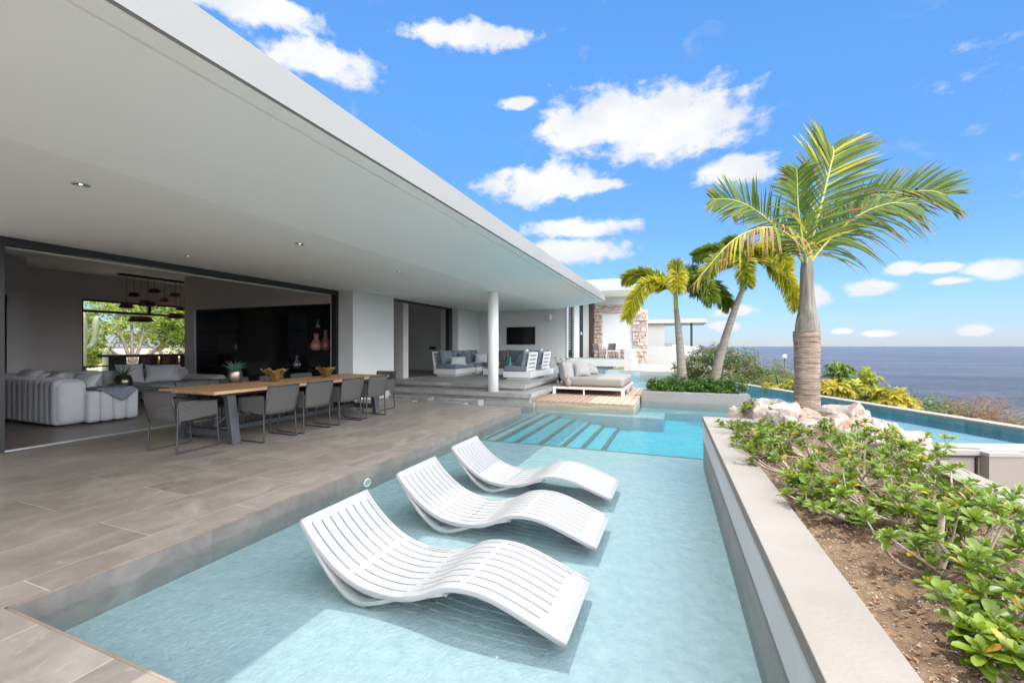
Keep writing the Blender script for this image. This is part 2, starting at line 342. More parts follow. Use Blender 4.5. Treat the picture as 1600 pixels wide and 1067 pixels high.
MT['brown_glass'] = mat('brown glass', (0.36, 0.18, 0.08), 0.12, trans=0.3)
MT['clear_glass'] = mat('clear glass', (0.85, 0.88, 0.88), 0.05, trans=0.9)
MT['copper'] = mat('copper', (0.55, 0.28, 0.13), 0.3, metal=0.8)
MT['terracotta'] = mat('terracotta glaze', (0.52, 0.25, 0.17), 0.4, 0.2, 8)
MT['pinkvase'] = mat('plum pink glaze', (0.30, 0.10, 0.12), 0.3, 0.2, 8)
MT['succulent'] = mat('succulent leaf', (0.06, 0.17, 0.11), 0.45, 0.3, 9.0)
MT['leather'] = mat('brown leather', (0.07, 0.022, 0.018), 0.45)
MT['shade_in'] = emit_mat('lit lamp inner', (1.0, 0.36, 0.10), 2.2)
MT['led'] = emit_mat('lit downlight', (1.0, 0.93, 0.8), 1.6)
MT['stone_wall'] = mat('pale cut stone', (0.62, 0.52, 0.45), 0.9, 0, 3.0, col2=(0.34, 0.25, 0.20), bump=1.0, bscale=9)
MT['planter_white'] = mat('cream white coping stone', (0.25, 0.227, 0.20), 0.8, 0, 2.0, col2=(0.215, 0.193, 0.168), bump=0.15, bscale=50, detail=8)
MT['planter_face'] = mat('planter side render', (0.60, 0.605, 0.60), 0.75, 0.06, 1.3, bump=0.1, bscale=70)
MT['planter_band'] = mat('grey wet band render', (0.30, 0.295, 0.28), 0.75, 0.2, 3.0, bump=0.2, bscale=50, stretch=(1, 1, 3))
MT['soil'] = mat('dry brown soil', (0.27, 0.18, 0.108), 0.95, 0, 14.0, col2=(0.12, 0.07, 0.038), bump=1.0, bscale=45, detail=10)
MT['litter'] = mat('dry leaf litter', (0.42, 0.24, 0.13), 0.9, 0, 9.0, col2=(0.20, 0.10, 0.05))
MT['chips'] = mat('pale wood chip and grit', (0.56, 0.46, 0.36), 0.9, 0.4, 9.0)
MT['rock'] = mat('pale coral rock', (0.50, 0.42, 0.365), 0.9, 0, 3.5, col2=(0.27, 0.205, 0.17), bump=0.9, bscale=11, detail=9)
MT['rock_pink'] = mat('pink coral rock', (0.52, 0.32, 0.24), 0.9, 0, 2.6, col2=(0.36, 0.21, 0.15), bump=0.9, bscale=11, detail=9)
MT['rock_grey'] = mat('grey coral rock', (0.40, 0.36, 0.33), 0.9, 0, 2.6, col2=(0.23, 0.2, 0.18), bump=0.9, bscale=11, detail=9)
MT['leaf'] = mat('glossy green leaf', (0.165, 0.24, 0.02), 0.38, 0, 6.0, col2=(0.09, 0.155, 0.014), transl=0.28)
MT['leaf_young'] = mat('young lime leaf', (0.22, 0.31, 0.028), 0.38, 0.2, 5.0, transl=0.35)
MT['leaf_yellow'] = mat('yellowing leaf', (0.52, 0.29, 0.02), 0.5, 0.2, 5.0, transl=0.3)
MT['leaf_dark'] = mat('deep green leaf', (0.055, 0.15, 0.028), 0.38, 0.4, 6.0, transl=0.2)
MT['stem'] = mat('pale grey brown stem', (0.42, 0.33, 0.255), 0.85, 0.35, 12.0, bump=0.4)
MT['olive_leaf'] = mat('olive green scrub leaf', (0.16, 0.17, 0.045), 0.7, 0.45, 3.0, transl=0.2)
MT['olive_leaf2'] = mat('grey olive scrub leaf', (0.235, 0.24, 0.085), 0.7, 0.35, 3.0, transl=0.2)
MT['brown_twig'] = mat('dry brown twigs', (0.28, 0.17, 0.115), 0.9, 0.4, 3.0)
MT['palm_green'] = mat('palm frond green', (0.058, 0.125, 0.011), 0.6, 0.35, 4.0, transl=0.3)
MT['palm_lime'] = mat('palm frond lime', (0.16, 0.235, 0.014), 0.6, 0.3, 4.0, transl=0.35)
MT['palm_yellow'] = mat('palm frond yellow', (0.54, 0.48, 0.025), 0.5, 0.25, 4.0, transl=0.4)
MT['palm_brown'] = mat('palm frond scorched', (0.34, 0.17, 0.035), 0.7, 0.4, 6.0, transl=0.15)
MT['rachis'] = mat('palm rachis', (0.42, 0.44, 0.10), 0.5, 0.2, 5.0)
MT['crownshaft'] = mat('palm crownshaft', (0.22, 0.215, 0.18), 0.6, 0, 2.2, col2=(0.09, 0.062, 0.042), stretch=(14, 14, 0.8), bump=0.5, bscale=6)
MT['bark_thin'] = mat('slim palm bark', (0.27, 0.235, 0.19), 0.85, 0, 3.0, col2=(0.15, 0.135, 0.11), stretch=(1, 1, 7), bump=0.6, bscale=8)
MT['bark'] = mat('tree bark', (0.34, 0.27, 0.23), 0.9, 0.4, 8.0, bump=0.7, bscale=20)
MT['cactus'] = mat('cactus skin', (0.33, 0.38, 0.22), 0.8, 0.3, 6.0)
MT['bright_leaf'] = mat('sunny garden leaf', (0.30, 0.42, 0.06), 0.6, 0.4, 3.0, transl=0.35)
MT['bright_leaf2'] = mat('sunny lime garden leaf', (0.52, 0.60, 0.10), 0.6, 0.3, 3.0, transl=0.4)
MT['garden'] = mat('dry garden earth', (0.42, 0.35, 0.24), 0.95, 0.3, 0.8)
MT['terrain'] = mat('scrubby hillside earth', (0.20, 0.17, 0.085), 0.95, 0, 0.35, col2=(0.09, 0.10, 0.04), bump=1.0, bscale=2.0, detail=9)
MT['beige_panel'] = mat('beige wall panel', (0.24, 0.205, 0.175), 0.8, 0.06, 2.0, bump=0.1)
MT['sill'] = mat('grey sill stone', (0.30, 0.275, 0.25), 0.8, 0.1, 2.0)
MT['outer_cope'] = mat('pale outer coping', (0.27, 0.25, 0.222), 0.8, 0.1, 2.0)
MT['box_planter'] = mat('grey concrete planter', (0.25, 0.24, 0.225), 0.75, 0.12, 2.2, bump=0.15, stretch=(0.7, 1, 3))
MT['surf'] = mat('white surf', (0.9, 0.9, 0.92), 0.8)
MT['headland'] = mat('haze tinted headland', (0.30, 0.36, 0.44), 0.95, 0.1, 0.01)  # blue of distant haze is put into the base colour
MT['globe'] = mat('opal glass globe', (0.9, 0.9, 0.88), 0.3)
MT['paving'] = mat('pale terrace paving', (0.38, 0.35, 0.31), 0.85, 0.1, 1.0)

# palm trunk with rings
def trunk_mat():
    m = bpy.data.materials.new('ringed palm trunk'); m.use_nodes = True
    t = m.node_tree; ns = t.nodes; lk = t.links.new; b = ns['Principled BSDF']
    co = ns.new('ShaderNodeTexCoord').outputs['Object']
    sp = ns.new('ShaderNodeSeparateXYZ'); lk(co, sp.inputs[0])
    nz = ns.new('ShaderNodeTexNoise'); nz.inputs['Scale'].default_value = 5.0; nz.inputs['Detail'].default_value = 7; lk(co, nz.inputs[0])
    mp = ns.new('ShaderNodeMapping'); mp.inputs['Scale'].default_value = (1.6, 1.6, 9); lk(co, mp.inputs[0])
    n2 = ns.new('ShaderNodeTexNoise'); n2.inputs['Scale'].default_value = 2.6; n2.inputs['Detail'].default_value = 9; n2.inputs['Roughness'].default_value = 0.7; lk(mp.outputs[0], n2.inputs[0])
    a = ns.new('ShaderNodeMath'); a.operation = 'MULTIPLY_ADD'; lk(nz.outputs[0], a.inputs[0]); a.inputs[1].default_value = 0.035; lk(sp.outputs[2], a.inputs[2])
    q = ns.new('ShaderNodeMath'); q.operation = 'MULTIPLY'; lk(a.outputs[0], q.inputs[0]); q.inputs[1].default_value = 13.0
    f = ns.new('ShaderNodeMath'); f.operation = 'FRACT'; lk(q.outputs[0], f.inputs[0])
    r = ns.new('ShaderNodeValToRGB'); lk(n2.outputs[0], r.inputs[0])
    e = r.color_ramp.elements; e[0].position = 0.3; e[0].color = (0.085, 0.055, 0.04, 1); e[1].position = 0.62; e[1].color = (0.34, 0.275, 0.22, 1)
    k = e.new(0.47); k.color = (0.235, 0.175, 0.135, 1)
    rg = ns.new('ShaderNodeMapRange'); lk(f.outputs[0], rg.inputs[0]); rg.inputs[1].default_value = 0.0; rg.inputs[2].default_value = 0.16; rg.inputs[3].default_value = 0.78; rg.inputs[4].default_value = 1.0
    sc = ns.new('ShaderNodeVectorMath'); sc.operation = 'SCALE'; lk(r.outputs[0], sc.inputs[0]); lk(rg.outputs[0], sc.inputs['Scale'])
    lk(sc.outputs[0], b.inputs['Base Color']); b.inputs['Roughness'].default_value = 0.9
    ad = ns.new('ShaderNodeMath'); ad.operation = 'ADD'; lk(rg.outputs[0], ad.inputs[0]); lk(n2.outputs[0], ad.inputs[1])
    bp = ns.new('ShaderNodeBump'); bp.inputs['Strength'].default_value = 0.9; bp.inputs['Distance'].default_value = 0.03
    lk(ad.outputs[0], bp.inputs['Height']); lk(bp.outputs[0], b.inputs['Normal'])
    return m
MT['trunk'] = trunk_mat()

# ------------------------------------------------------------------ mesh builder
def cr(pts, n):
    """catmull-rom resample"""
    P = [Vector(p) for p in pts]; P = [P[0] * 2 - P[1]] + P + [P[-1] * 2 - P[-2]]
    out = []
    segs = len(P) - 3
    for i in range(n + 1):
        u = i / n * segs; k = min(int(u), segs - 1); t = u - k
        a, b, c, d = P[k:k + 4]
        out.append(0.5 * ((2 * b) + (c - a) * t + (2 * a - 5 * b + 4 * c - d) * t * t + (-a + 3 * b - 3 * c + d) * t ** 3))
    return out

class MB:
    def __init__(s): s.v = []; s.f = []; s.m = []; s.sm = []
    def add(s, vs, fs, mi=0, smooth=False):
        o = len(s.v); s.v += [tuple(v) for v in vs]
        for f in fs: s.f.append(tuple(i + o for i in f)); s.m.append(mi); s.sm.append(smooth)
        return s
    def box(s, x0, x1, y0, y1, z0, z1, mi=0):
        return s.add([(x0, y0, z0), (x1, y0, z0), (x1, y1, z0), (x0, y1, z0), (x0, y0, z1), (x1, y0, z1), (x1, y1, z1), (x0, y1, z1)],
                     [(3, 2, 1, 0), (4, 5, 6, 7), (0, 1, 5, 4), (1, 2, 6, 5), (2, 3, 7, 6), (3, 0, 4, 7)], mi)
    def obox(s, c, d, rot, mi=0):
        M = Matrix(rot) if not isinstance(rot, Matrix) else rot
        vs = []
        for z in (-1, 1):
            for x, y in ((-1, -1), (1, -1), (1, 1), (-1, 1)):
                vs.append(Vector(c) + M @ Vector((x * d[0] / 2, y * d[1] / 2, z * d[2] / 2)))
        return s.add(vs, [(3, 2, 1, 0), (4, 5, 6, 7), (0, 1, 5, 4), (1, 2, 6, 5), (2, 3, 7, 6), (3, 0, 4, 7)], mi)
    def prism(s, poly, z0, z1, mi=0, top_mi=None):
        n = len(poly)
        vs = [(x, y, z0) for x, y in poly] + [(x, y, z1) for x, y in poly]
        s.add(vs, [tuple(range(n - 1, -1, -1))] + [(i, (i + 1) % n, (i + 1) % n + n, i + n) for i in range(n)], mi)
        o = len(s.v) - 2 * n
        s.f.append(tuple(o + n + i for i in range(n))); s.m.append(mi if top_mi is None else top_mi); s.sm.append(False)
        return s
    def xz(s, prof, y0, y1, mi=0):
        n = len(prof)
        vs = [(x, y0, z) for x, z in prof] + [(x, y1, z) for x, z in prof]
        return s.add(vs, [tuple(range(n)), tuple(range(2 * n - 1, n - 1, -1))] + [(i, i + n, (i + 1) % n + n, (i + 1) % n) for i in range(n)], mi)
    def tube(s, pts, r, n=8, mi=0, caps=True):
        pts = [Vector(p) for p in pts]
        rs = r if isinstance(r, (list, tuple)) else [r] * len(pts)
        vs = []; up = None
        for i, p in enumerate(pts):
            t = (pts[min(i + 1, len(pts) - 1)] - pts[max(i - 1, 0)])
            if t.length < 1e-9: t = Vector((0, 0, 1))
            t.normalize()
            if up is None: up = Vector((0, 0, 1)) if abs(t.z) < 0.9 else Vector((1, 0, 0))
            a = (up - t * up.dot(t)); 
            if a.length < 1e-6: a = t.orthogonal()
            a.normalize(); up = a
            b = t.cross(a)
            for k in range(n):
                q = 2 * PI * k / n
                vs.append(p + (a * math.cos(q) + b * math.sin(q)) * rs[i])
        fs = []
        for i in range(len(pts) - 1):
            for k in range(n):
                k2 = (k + 1) % n
                fs.append((i * n + k, i * n + k2, (i + 1) * n + k2, (i + 1) * n + k))
        s.add(vs, fs, mi, True)
        if caps:
            o = len(s.v) - len(vs)
            s.f.append(tuple(o + k for k in range(n - 1, -1, -1))); s.m.append(mi); s.sm.append(False)
            s.f.append(tuple(o + (len(pts) - 1) * n + k for k in range(n))); s.m.append(mi); s.sm.append(False)
        return s
    def lathe(s, prof, c=(0, 0, 0), n=24, mi=0, wav=None):
        vs = []; m = len(prof)
        for (r, z) in prof:
            for k in range(n):
                a = 2 * PI * k / n
                rr, zz = r, z
                if wav: rr, zz = wav(r, z, a)
                vs.append((c[0] + rr * math.cos(a), c[1] + rr * math.sin(a), c[2] + zz))
        fs = [(i * n + k, i * n + (k + 1) % n, (i + 1) * n + (k + 1) % n, (i + 1) * n + k) for i in range(m - 1) for k in range(n)]
        return s.add(vs, fs, mi, True)
    def grid(s, fn, nu, nv, mi=0, smooth=True):
        vs = [fn(i / nu, j / nv) for i in range(nu + 1) for j in range(nv + 1)]
        w = nv + 1
        fs = [(i * w + j, (i + 1) * w + j, (i + 1) * w + j + 1, i * w + j + 1) for i in range(nu) for j in range(nv)]
        return s.add(vs, fs, mi, smooth)
    def pillow(s, c, size, rot=None, p=2.6, n=14, mi=0, seed=0):
        """plump cushion: size = width, height, thickness; flat in local XY"""
        M = rot or Matrix.Identity(3)
        w, h, t = size; c = Vector(c)
        for sg in (1, -1):
            def fn(u, v):
                a = u * 2 - 1; b = v * 2 - 1
                e = max(0.0, (1 - abs(a) ** p)) ** 0.5 * max(0.0, (1 - abs(b) ** p)) ** 0.5
                pin = 1 - 0.10 * (1 - abs(a) ** 2) * (abs(b) ** 6) ; pin2 = 1 - 0.10 * (1 - abs(b) ** 2) * (abs(a) ** 6)
                wr = 0.06 * noise.noise(Vector((a * 2 + seed, b * 2, sg))) 
                return c + M @ Vector((a * w / 2 * pin2, b * h / 2 * pin, sg * t / 2 * e * (1 + wr * 2)))
            o = len(s.f)
            s.grid(fn, n, n, mi)
            if sg < 0:
                for i in range(o, len(s.f)): s.f[i] = s.f[i][::-1]
        return s
    def rbox(s, x0, x1, y0, y1, z0, z1, r=0.06, mi=0, n=4):
        """soft rounded box (superellipsoid like)"""
        cx, cy, cz = (x0 + x1) / 2, (y0 + y1) / 2, (z0 + z1) / 2
        hx, hy, hz = (x1 - x0) / 2, (y1 - y0) / 2, (z1 - z0) / 2
        r = min(r, hx * .98, hy * .98, hz * .98)
        def pt(d, sx):  # map cube-surface point to rounded box
            q = Vector((d[0] * hx, d[1] * hy, d[2] * hz))
            inner = Vector((max(-hx + r, min(hx - r, q.x)), max(-hy + r, min(hy - r, q.y)), max(-hz + r, min(hz - r, q.z))))
            dd = q - inner
            if dd.length > 1e-9: q = inner + dd.normalized() * r
            return (cx + q.x, cy + q.y, cz + q.z)
        def coords(h):
            a = [-1 + (1 - math.cos(i / n * PI / 2)) * 0 + (r / h) * i / n for i in range(n + 1)]
            b = [-x for x in a[::-1]]
            return a + b
        for ax in range(3):
            o1, o2 = (ax + 1) % 3, (ax + 2) % 3
            hs = (hx, hy, hz)
            U1, U2 = coords(hs[o1]), coords(hs[o2])
            for sg in (-1, 1):
                vs = []
                for a in U1:
                    for b in U2:
                        d = [0, 0, 0]; d[ax] = sg; d[o1] = a; d[o2] = b
                        vs.append(pt(d, sg))
                w = len(U2)
                fs = []
                for i in range(len(U1) - 1):
                    for j in range(w - 1):
                        f = (i * w + j, (i + 1) * w + j, (i + 1) * w + j + 1, i * w + j + 1)
                        fs.append(f if sg > 0 else f[::-1])
                s.add(vs, fs, mi, True)
        return s
    def build(s, name, mats, parent=None, world=False, bevel=0.0, merge=False, seg=2):
        me = bpy.data.meshes.new(name)
        vs = s.v
        if world and parent is not None:
            o = parent
            off = Vector((0, 0, 0))
            while o is not None: off += o.location; o = o.parent
            vs = [(a - off.x, b - off.y, c - off.z) for a, b, c in vs]
        me.from_pydata(vs, [], s.f)
        if not isinstance(mats, (list, tuple)): mats = [mats]
        for m in mats: me.materials.append(MT[m] if isinstance(m, str) else m)
        me.polygons.foreach_set('material_index', s.m)
        me.polygons.foreach_set('use_smooth', s.sm)
        if merge:
            import bmesh
            bm = bmesh.new(); bm.from_mesh(me); bmesh.ops.remove_doubles(bm, verts=bm.verts, dist=0.0004); bm.to_mesh(me); bm.free()
        me.update()
        ob = bpy.data.objects.new(name, me); COL.objects.link(ob)
        if parent is not None: ob.parent = parent
        if bevel:
            b = ob.modifiers.new('bevel', 'BEVEL'); b.width = bevel; b.segments = seg; b.limit_method = 'ANGLE'; b.angle_limit = R(40)
        return ob

def tag(o, label=None, cat=None, group=None, kind=None):
    if label: o['label'] = label
    if cat: o['category'] = cat
    if group: o['group'] = group
    if kind: o['kind'] = kind
    return o
def thing(name, label, cat, loc=(0, 0, 0), rz=0.0, group=None, sc=1.0):
    o = bpy.data.objects.new(name, None); COL.objects.link(o)
    o.empty_display_size = 0.2
    o.location = loc; o.rotation_euler = (0, 0, rz); o.scale = (sc, sc, sc)
    return tag(o, label, cat, group)
def struct(name, mb, mats, **kw):
    return tag(mb.build(name, mats, **kw), kind='structure')
def kids(o): return [c for c in bpy.data.objects if c.parent == o]
def dup(root, loc, rz, label, group=None, sc=None):
    r = root.copy(); COL.objects.link(r); r.location = loc; r.rotation_euler = (0, 0, rz); r['label'] = label
    if group: r['group'] = group
    if sc: r.scale = (sc, sc, sc)
    for ch in kids(root):
        c = ch.copy(); COL.objects.link(c); c.parent = r
        for g in kids(ch):
            d = g.copy(); COL.objects.link(d); d.parent = c
    return r
def rotm(ax, a): return Matrix.Rotation(a, 3, ax)

# ================================================================== GROUND, POOL, SEA
WL = -0.135         # water level
OA = Vector((2.24, 20.0)); OD = Vector((0.3916, -0.9201)); ON = Vector((0.9201, 0.3916))   # outer pool edge line
def sdist(x, y): return (x - OA.x) * ON.x + (y - OA.y) * ON.y
def ground_z(x, y):
    s = sdist(x, y)
    if x < -18.4: return -0.12 + 0.0 * x
    if s < 0.4: return -3.2
    if s < 1.4: return -3.2 + (s - 0.4) * 2.5
    z = -0.7 - 0.155 * (s - 1.4)
    z += 0.5 * noise.noise(Vector((x * .09, y * .09, 0))) * min(1, s / 10)
    return max(z, -19)
def axis(lo, hi, fine_lo, fine_hi, step):
    a = []; x = fine_lo
    while x <= fine_hi: a.append(x); x += step
    k = step; x = fine_lo
    while x > lo: k *= 1.35; x -= k; a.insert(0, x)
    k = step; x = fine_hi
    while x < hi: k *= 1.25; x += k; a.append(x)
    return a
xs = axis(-300, 260, -30, 40, 1.0); ys = axis(-200, 400, -12, 60, 1.0)
g = MB(); w = len(ys)
vs_ = [(x, y, ground_z(x, y)) for x in xs for y in ys]
fs_ = [(i * w + j, (i + 1) * w + j, (i + 1) * w + j + 1, i * w + j + 1) for i in range(len(xs) - 1) for j in range(w - 1)]
g.add(vs_, fs_, 0, True)
for fi, f in enumerate(fs_):
    if vs_[f[0]][0] < -18.5: g.m[fi] = 1
struct('ground', g, ['terrain', 'garden'])

sea = MB(); sea.add([(-40000, -40000, -16), (40000, -40000, -16), (40000, 40000, -16), (-40000, 40000, -16)], [(0, 1, 2, 3)])
struct('sea', sea, 'sea')
# surf along the shore where the hillside meets the sea
sf = MB()
rs = random.Random(3)
for i in range(420):
    t = rs.uniform(-60, 90); s = 99 + rs.gauss(0, 2.6) + 3 * math.sin(t * .13)
    p = OA + OD * t + ON * s
    a = rs.uniform(0, PI); rr = rs.uniform(.6, 2.6)
    vs = []
    for k in range(7):
        q = 2 * PI * k / 7; rad = rr * rs.uniform(.5, 1)
        vs.append((p.x + rad * math.cos(q) * 1.8, p.y + rad * math.sin(q), -15.8 + rs.uniform(0, .5)))
    sf.add(vs, [tuple(range(7))])
tag(sf.build('surf', 'surf'), 'white surf breaking on the rocks below the hillside', 'surf', kind='stuff')
hd = MB()
def hfn(u, v):
    x = -950 + u * 1500; y = 6500 + v * 900
    h = 70 * math.exp(-((u - .38) / .14) ** 2) + 45 * math.exp(-((u - .62) / .16) ** 2) + 18 * noise.noise(Vector((u * 9, v * 3, 0)))
    return (x, y, -22 + max(0, h) * math.sin(PI * v) ** .7)
hd.grid(hfn, 60, 12)
struct('hills', hd, 'headland')

# ---- deck (L shaped slab, widened out of view to brighten the soffit) and interior floor
dk = MB()
dk.prism([(-9.6, -16), (15, -16), (15, -0.3), (2.2, -0.3), (2.2, 0.35), (0.36, 0.35), (0.36, 1.21), (-3.6, 1.21), (-3.6, 9.8), (-9.6, 9.8)], -1.6, 0.0)
struct('pool_deck', dk, 'deck')
fl = MB(); fl.box(-18.3, -8.98, -7, 12.6, -0.5, 0.004)
struct('interior_floor', fl, 'deck_in')
cp = MB()
cp.box(-3.6, -3.588, 1.21, 9.81, -1.6, -0.012); cp.box(-3.6, 0.36, 1.21, 1.222, -1.6, -0.012); cp.box(-8.3, -3.588, 9.8, 9.812, -1.0, -0.012)
struct('pool_coping', cp, 'coping')
tr = MB(); tr.box(-3.6, -3.585, 1.21, 9.8, -0.011, 0.0015); tr.box(-3.6, 0.36, 1.2105, 1.225, -0.011, 0.0015)
struct('deck_edge_trim', tr, 'trim')
# stepping slabs across the water channel
sp_ = MB()
for x0, x1 in ((-6.43, -5.14), (-8.05, -6.72)):
    sp_.box(x0, x1 - 0.12, 9.94, 10.20, -0.2, -0.004); sp_.box(x0 + .1, x1 + 0.12, 10.36, 10.68, -0.2, 0.035)
struct('stepping_slabs', sp_, 'terrace', bevel=0.006)

# ---- pool basin
LED = -0.285
pb = MB()
pb.box(-3.9, 0.7, 0.9, 7.38, -1.9, LED)                         # sun shelf
NOS = [(-3.45, -.30), (-3.20, -.35), (-2.90, -.40), (-2.49, -.45), (-2.09, -.50), (-1.74, -.55), (-1.37, -.60)]
for i, (x, z) in enumerate(NOS):
    x1 = NOS[i + 1][0] if i < 6 else -1.1
    if i == 0: x0 = -9.5
    else: x0 = NOS[i][0]
xa = -3.6
DEEP = -0.66
pb.box(-9.5, -3.22, 7.3805, 11.6, -1.9, -0.30)
for i in range(1, 7):
    x0 = NOS[i][0]; x1 = NOS[i + 1][0] if i < 6 else -1.1
    pb.box(x0, x1, 7.3805, 11.5, -1.9, NOS[i][1], 1)
def ox(y): return OA.x + (y - OA.y) * OD.x / OD.y - .12
pb.add([(-1.101, 7.381, DEEP), (2.2, 7.381, DEEP), (2.2, 11.0, -.58), (-1.101, 11.0, -.58)], [(0, 1, 2, 3)], 1)
pb.add([(2.2, 7.92, -.7), (6.3, 9.18, -.7), (ox(9.6), 9.6, -.7), (ox(14.5), 14.5, -.50), (2.2, 14.5, -.50)], [(0, 1, 2, 3, 4)], 1)
pb.add([(-1.101, 11.0, -.58), (2.2, 11.0, -.58), (2.2, 14.5, -.50), (-1.101, 14.5, -.50)], [(0, 1, 2, 3)], 1)
pb.add([(-1.101, 14.5, -.50), (ox(14.5), 14.5, -.50), (ox(25.5), 25.5, -.50), (-1.101, 25.5, -.50)], [(0, 1, 2, 3)], 1)
pb.box(-3.599, -0.3505, 10.95, 11.312, -1.9, -0.262)            # pale shelf along the platform
pb.box(-9.5, -1.102, 11.5, 30, -2.0, -.52)
# submerged pale benches
pb.box(-1.04, -0.35, 11.0, 13.29, -1.9, -0.34); pb.box(-0.349, 2.1, 12.55, 13.29, -1.9, -0.345)
# shelf of the right hand pool wing
pb.add([(2.0, 8.0, -0.27), (6.3, 9.25, -0.27), (5.9, 10.3, -0.27), (2.9, 16.6, -0.27), (2.2, 14.0, -0.27)], [(0, 1, 2, 3, 4)])
struct('pool_basin', pb, ['pool', 'pool_blue'])
ns_ = MB()
for i, (x, z) in enumerate(NOS):
    zp = NOS[max(0, i - 1)][1]; ns_.box(x - 0.07, x + 0.006, 7.388, 10.94, zp - 0.03, zp + 0.004)
ns_.box(-3.58, 0.36, 7.33, 7.386, LED - 0.05, LED + 0.004)
struct('pool_step_nosing', ns_, 'nosing')

# ---- water: one closed body, its sides inside the surrounding walls
E0 = OA - OD * 9.0; E1 = OA + OD * 11.4
poly = [(-3.62, 1.15), (0.42, 1.15), (0.42, 6.6), (1.2, 6.7), (2.2, 7.7), (3.0, 8.08), (6.35, 9.28), (E1.x - .05, E1.y - .02), (E0.x - .06, E0.y), (-6.9, 27.6), (-6.9, 17.3), (-3.7, 17.3), (-3.7, 10.95), (-9.2, 10.95), (-9.2, 9.7), (-3.62, 9.7)]
wt = MB(); wt.prism(poly, -2.2, WL)
struct('pool_water', wt, 'water')

# ================================================================== MAIN HOUSE
H = thing('modern_villa', 'long white flat roofed villa with deep overhanging soffit and open sliding doors', 'house', (-8.9, 5, 0))
def HP(name, mb, mats, **kw): return mb.build(name, mats, parent=H, world=True, **kw)
ze, xe = 3.30, -2.74
sl = (3.30 - 3.05) / (-2.74 + 4.67)
def zs(x): return 3.05 + (x + 4.67) * sl
rf = MB()
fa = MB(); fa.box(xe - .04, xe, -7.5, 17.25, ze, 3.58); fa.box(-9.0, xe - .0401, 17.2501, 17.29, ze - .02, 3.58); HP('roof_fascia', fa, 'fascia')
prof = [(xe - .0405, 3.575), (xe - .0405, ze + .012), (xe - .055, zs(xe - .055)), (-2.915, zs(-2.915)), (-2.915, zs(-2.915) + .03), (-2.94, zs(-2.94) + .03), (-2.94, zs(-2.94)),
        (-4.67, 3.05), (-9.15, 3.05), (-9.15, 3.58)]
rf.xz(prof[::-1], -7.5, 17.25)
HP('roof', rf, 'soffit')
rb = MB(); rb.box(-18.6, -9.16, -7.5, 17.9, 3.86, 4.25); rb.box(-9.16, -9.0, -7.5, 17.9, 3.585, 4.25)
rb.box(-9.30, -9.152, -7.5, 9.7, 2.94, 3.859)
HP('ceiling', rb, 'soffit')
wl = MB(); wl.box(-9.15, -8.35, 9.32, 11.12, -0.6, 3.049); HP('wall', wl, 'grey_wall')
wl = MB(); wl.box(-9.15, -8.35, 15.32, 17.25, 0.2, 3.049); HP('wall', wl, 'grey_wall')
tw = MB(); tw.box(-14.0, -4.38, 17.25, 17.55, -0.6, 3.6); HP('wall', tw, 'grey_wall')
we = MB(); we.box(-4.38, -4.32, 17.25, 17.56, 0.2, 3.2); HP('wall_end_trim', we, 'white')
# wall holding the wine cabinet recess
cw = MB()
cw.box(-15.64, -15.08, 9.42, 10.0, 0, 3.859); cw.box(-9.13, -9.152, 9.42, 10.0, 0, 3.04); cw.box(-15.08, -9.152, 9.42, 10.0, 2.72, 3.859)
cw.box(-15.08, -9.152, 9.42, 10.0, 0, 0.32); cw.box(-15.08, -9.152, 9.86, 10.0, 0.32, 2.72)
cw.box(-9.152, -9.05, 9.42, 9.9, 0.0, 2.93)
HP('interior_wall', cw, 'taupe_wall')
bw = MB()   # back wall with picture window, left wall
bw.box(-18.3, -18.0, 5.85, 7.77, 0, 3.859); bw.box(-18.3, -18.0, 7.77, 12.3, 3.04, 3.859); bw.box(-18.3, -18.0, 12.3, 12.8, 0, 3.859)
bw.box(-18.3, -8.98, 12.5, 12.8, 0, 3.859); bw.box(-18.3, -16.2, 5.6, 5.85, 0, 3.859)
bw.box(-16.45, -16.2, -7.3, 4.68, 0, 3.859); bw.box(-16.45, -16.2, 5.5, 5.6, 0, 3.859); bw.box(-16.45, -16.2, 4.68, 5.5, 2.83, 3.859)
bw.box(-16.4, -8.9, -7.5, -7.3, 0, 3.859); bw.box(-16.6, -16.45, 4.6, 5.55, 0, 3)
HP('interior_wall', bw, 'taupe_wall')
r2 = MB(); r2.box(-14.2, -14.0, 12.8, 17.3, 0.2, 3.859); HP('interior_wall', r2, 'taupe_wall')
idr = MB(); idr.box(-16.30, -16.24, 4.70, 5.13, 0.01, 2.80); idr.box(-16.30, -16.24, 5.135, 5.46, 0.01, 2.8)
d_ = HP('door', idr, 'dark_wood')
hh = MB(); hh.tube([(-16.24, 5.08, 1.15), (-16.15, 5.08, 1.15), (-16.15, 4.9, 1.15)], 0.014); hh.build('door_handle', 'black_frame', parent=d_, world=True)
# picture window frame
wf = MB()
wf.box(-18.12, -18.02, 7.77, 12.3, 2.98, 3.04); wf.box(-18.12, -18.02, 7.77, 12.3, 2.62, 2.70); wf.box(-18.12, -18.02, 9.62, 9.72, 2.70, 2.98)
wf.box(-18.12, -18.02, 7.77, 7.81, 0, 2.98); wf.box(-18.12, -18.02, 7.81, 12.3, 0.02, 0.1)
w0 = HP('window', wf, 'black_frame')
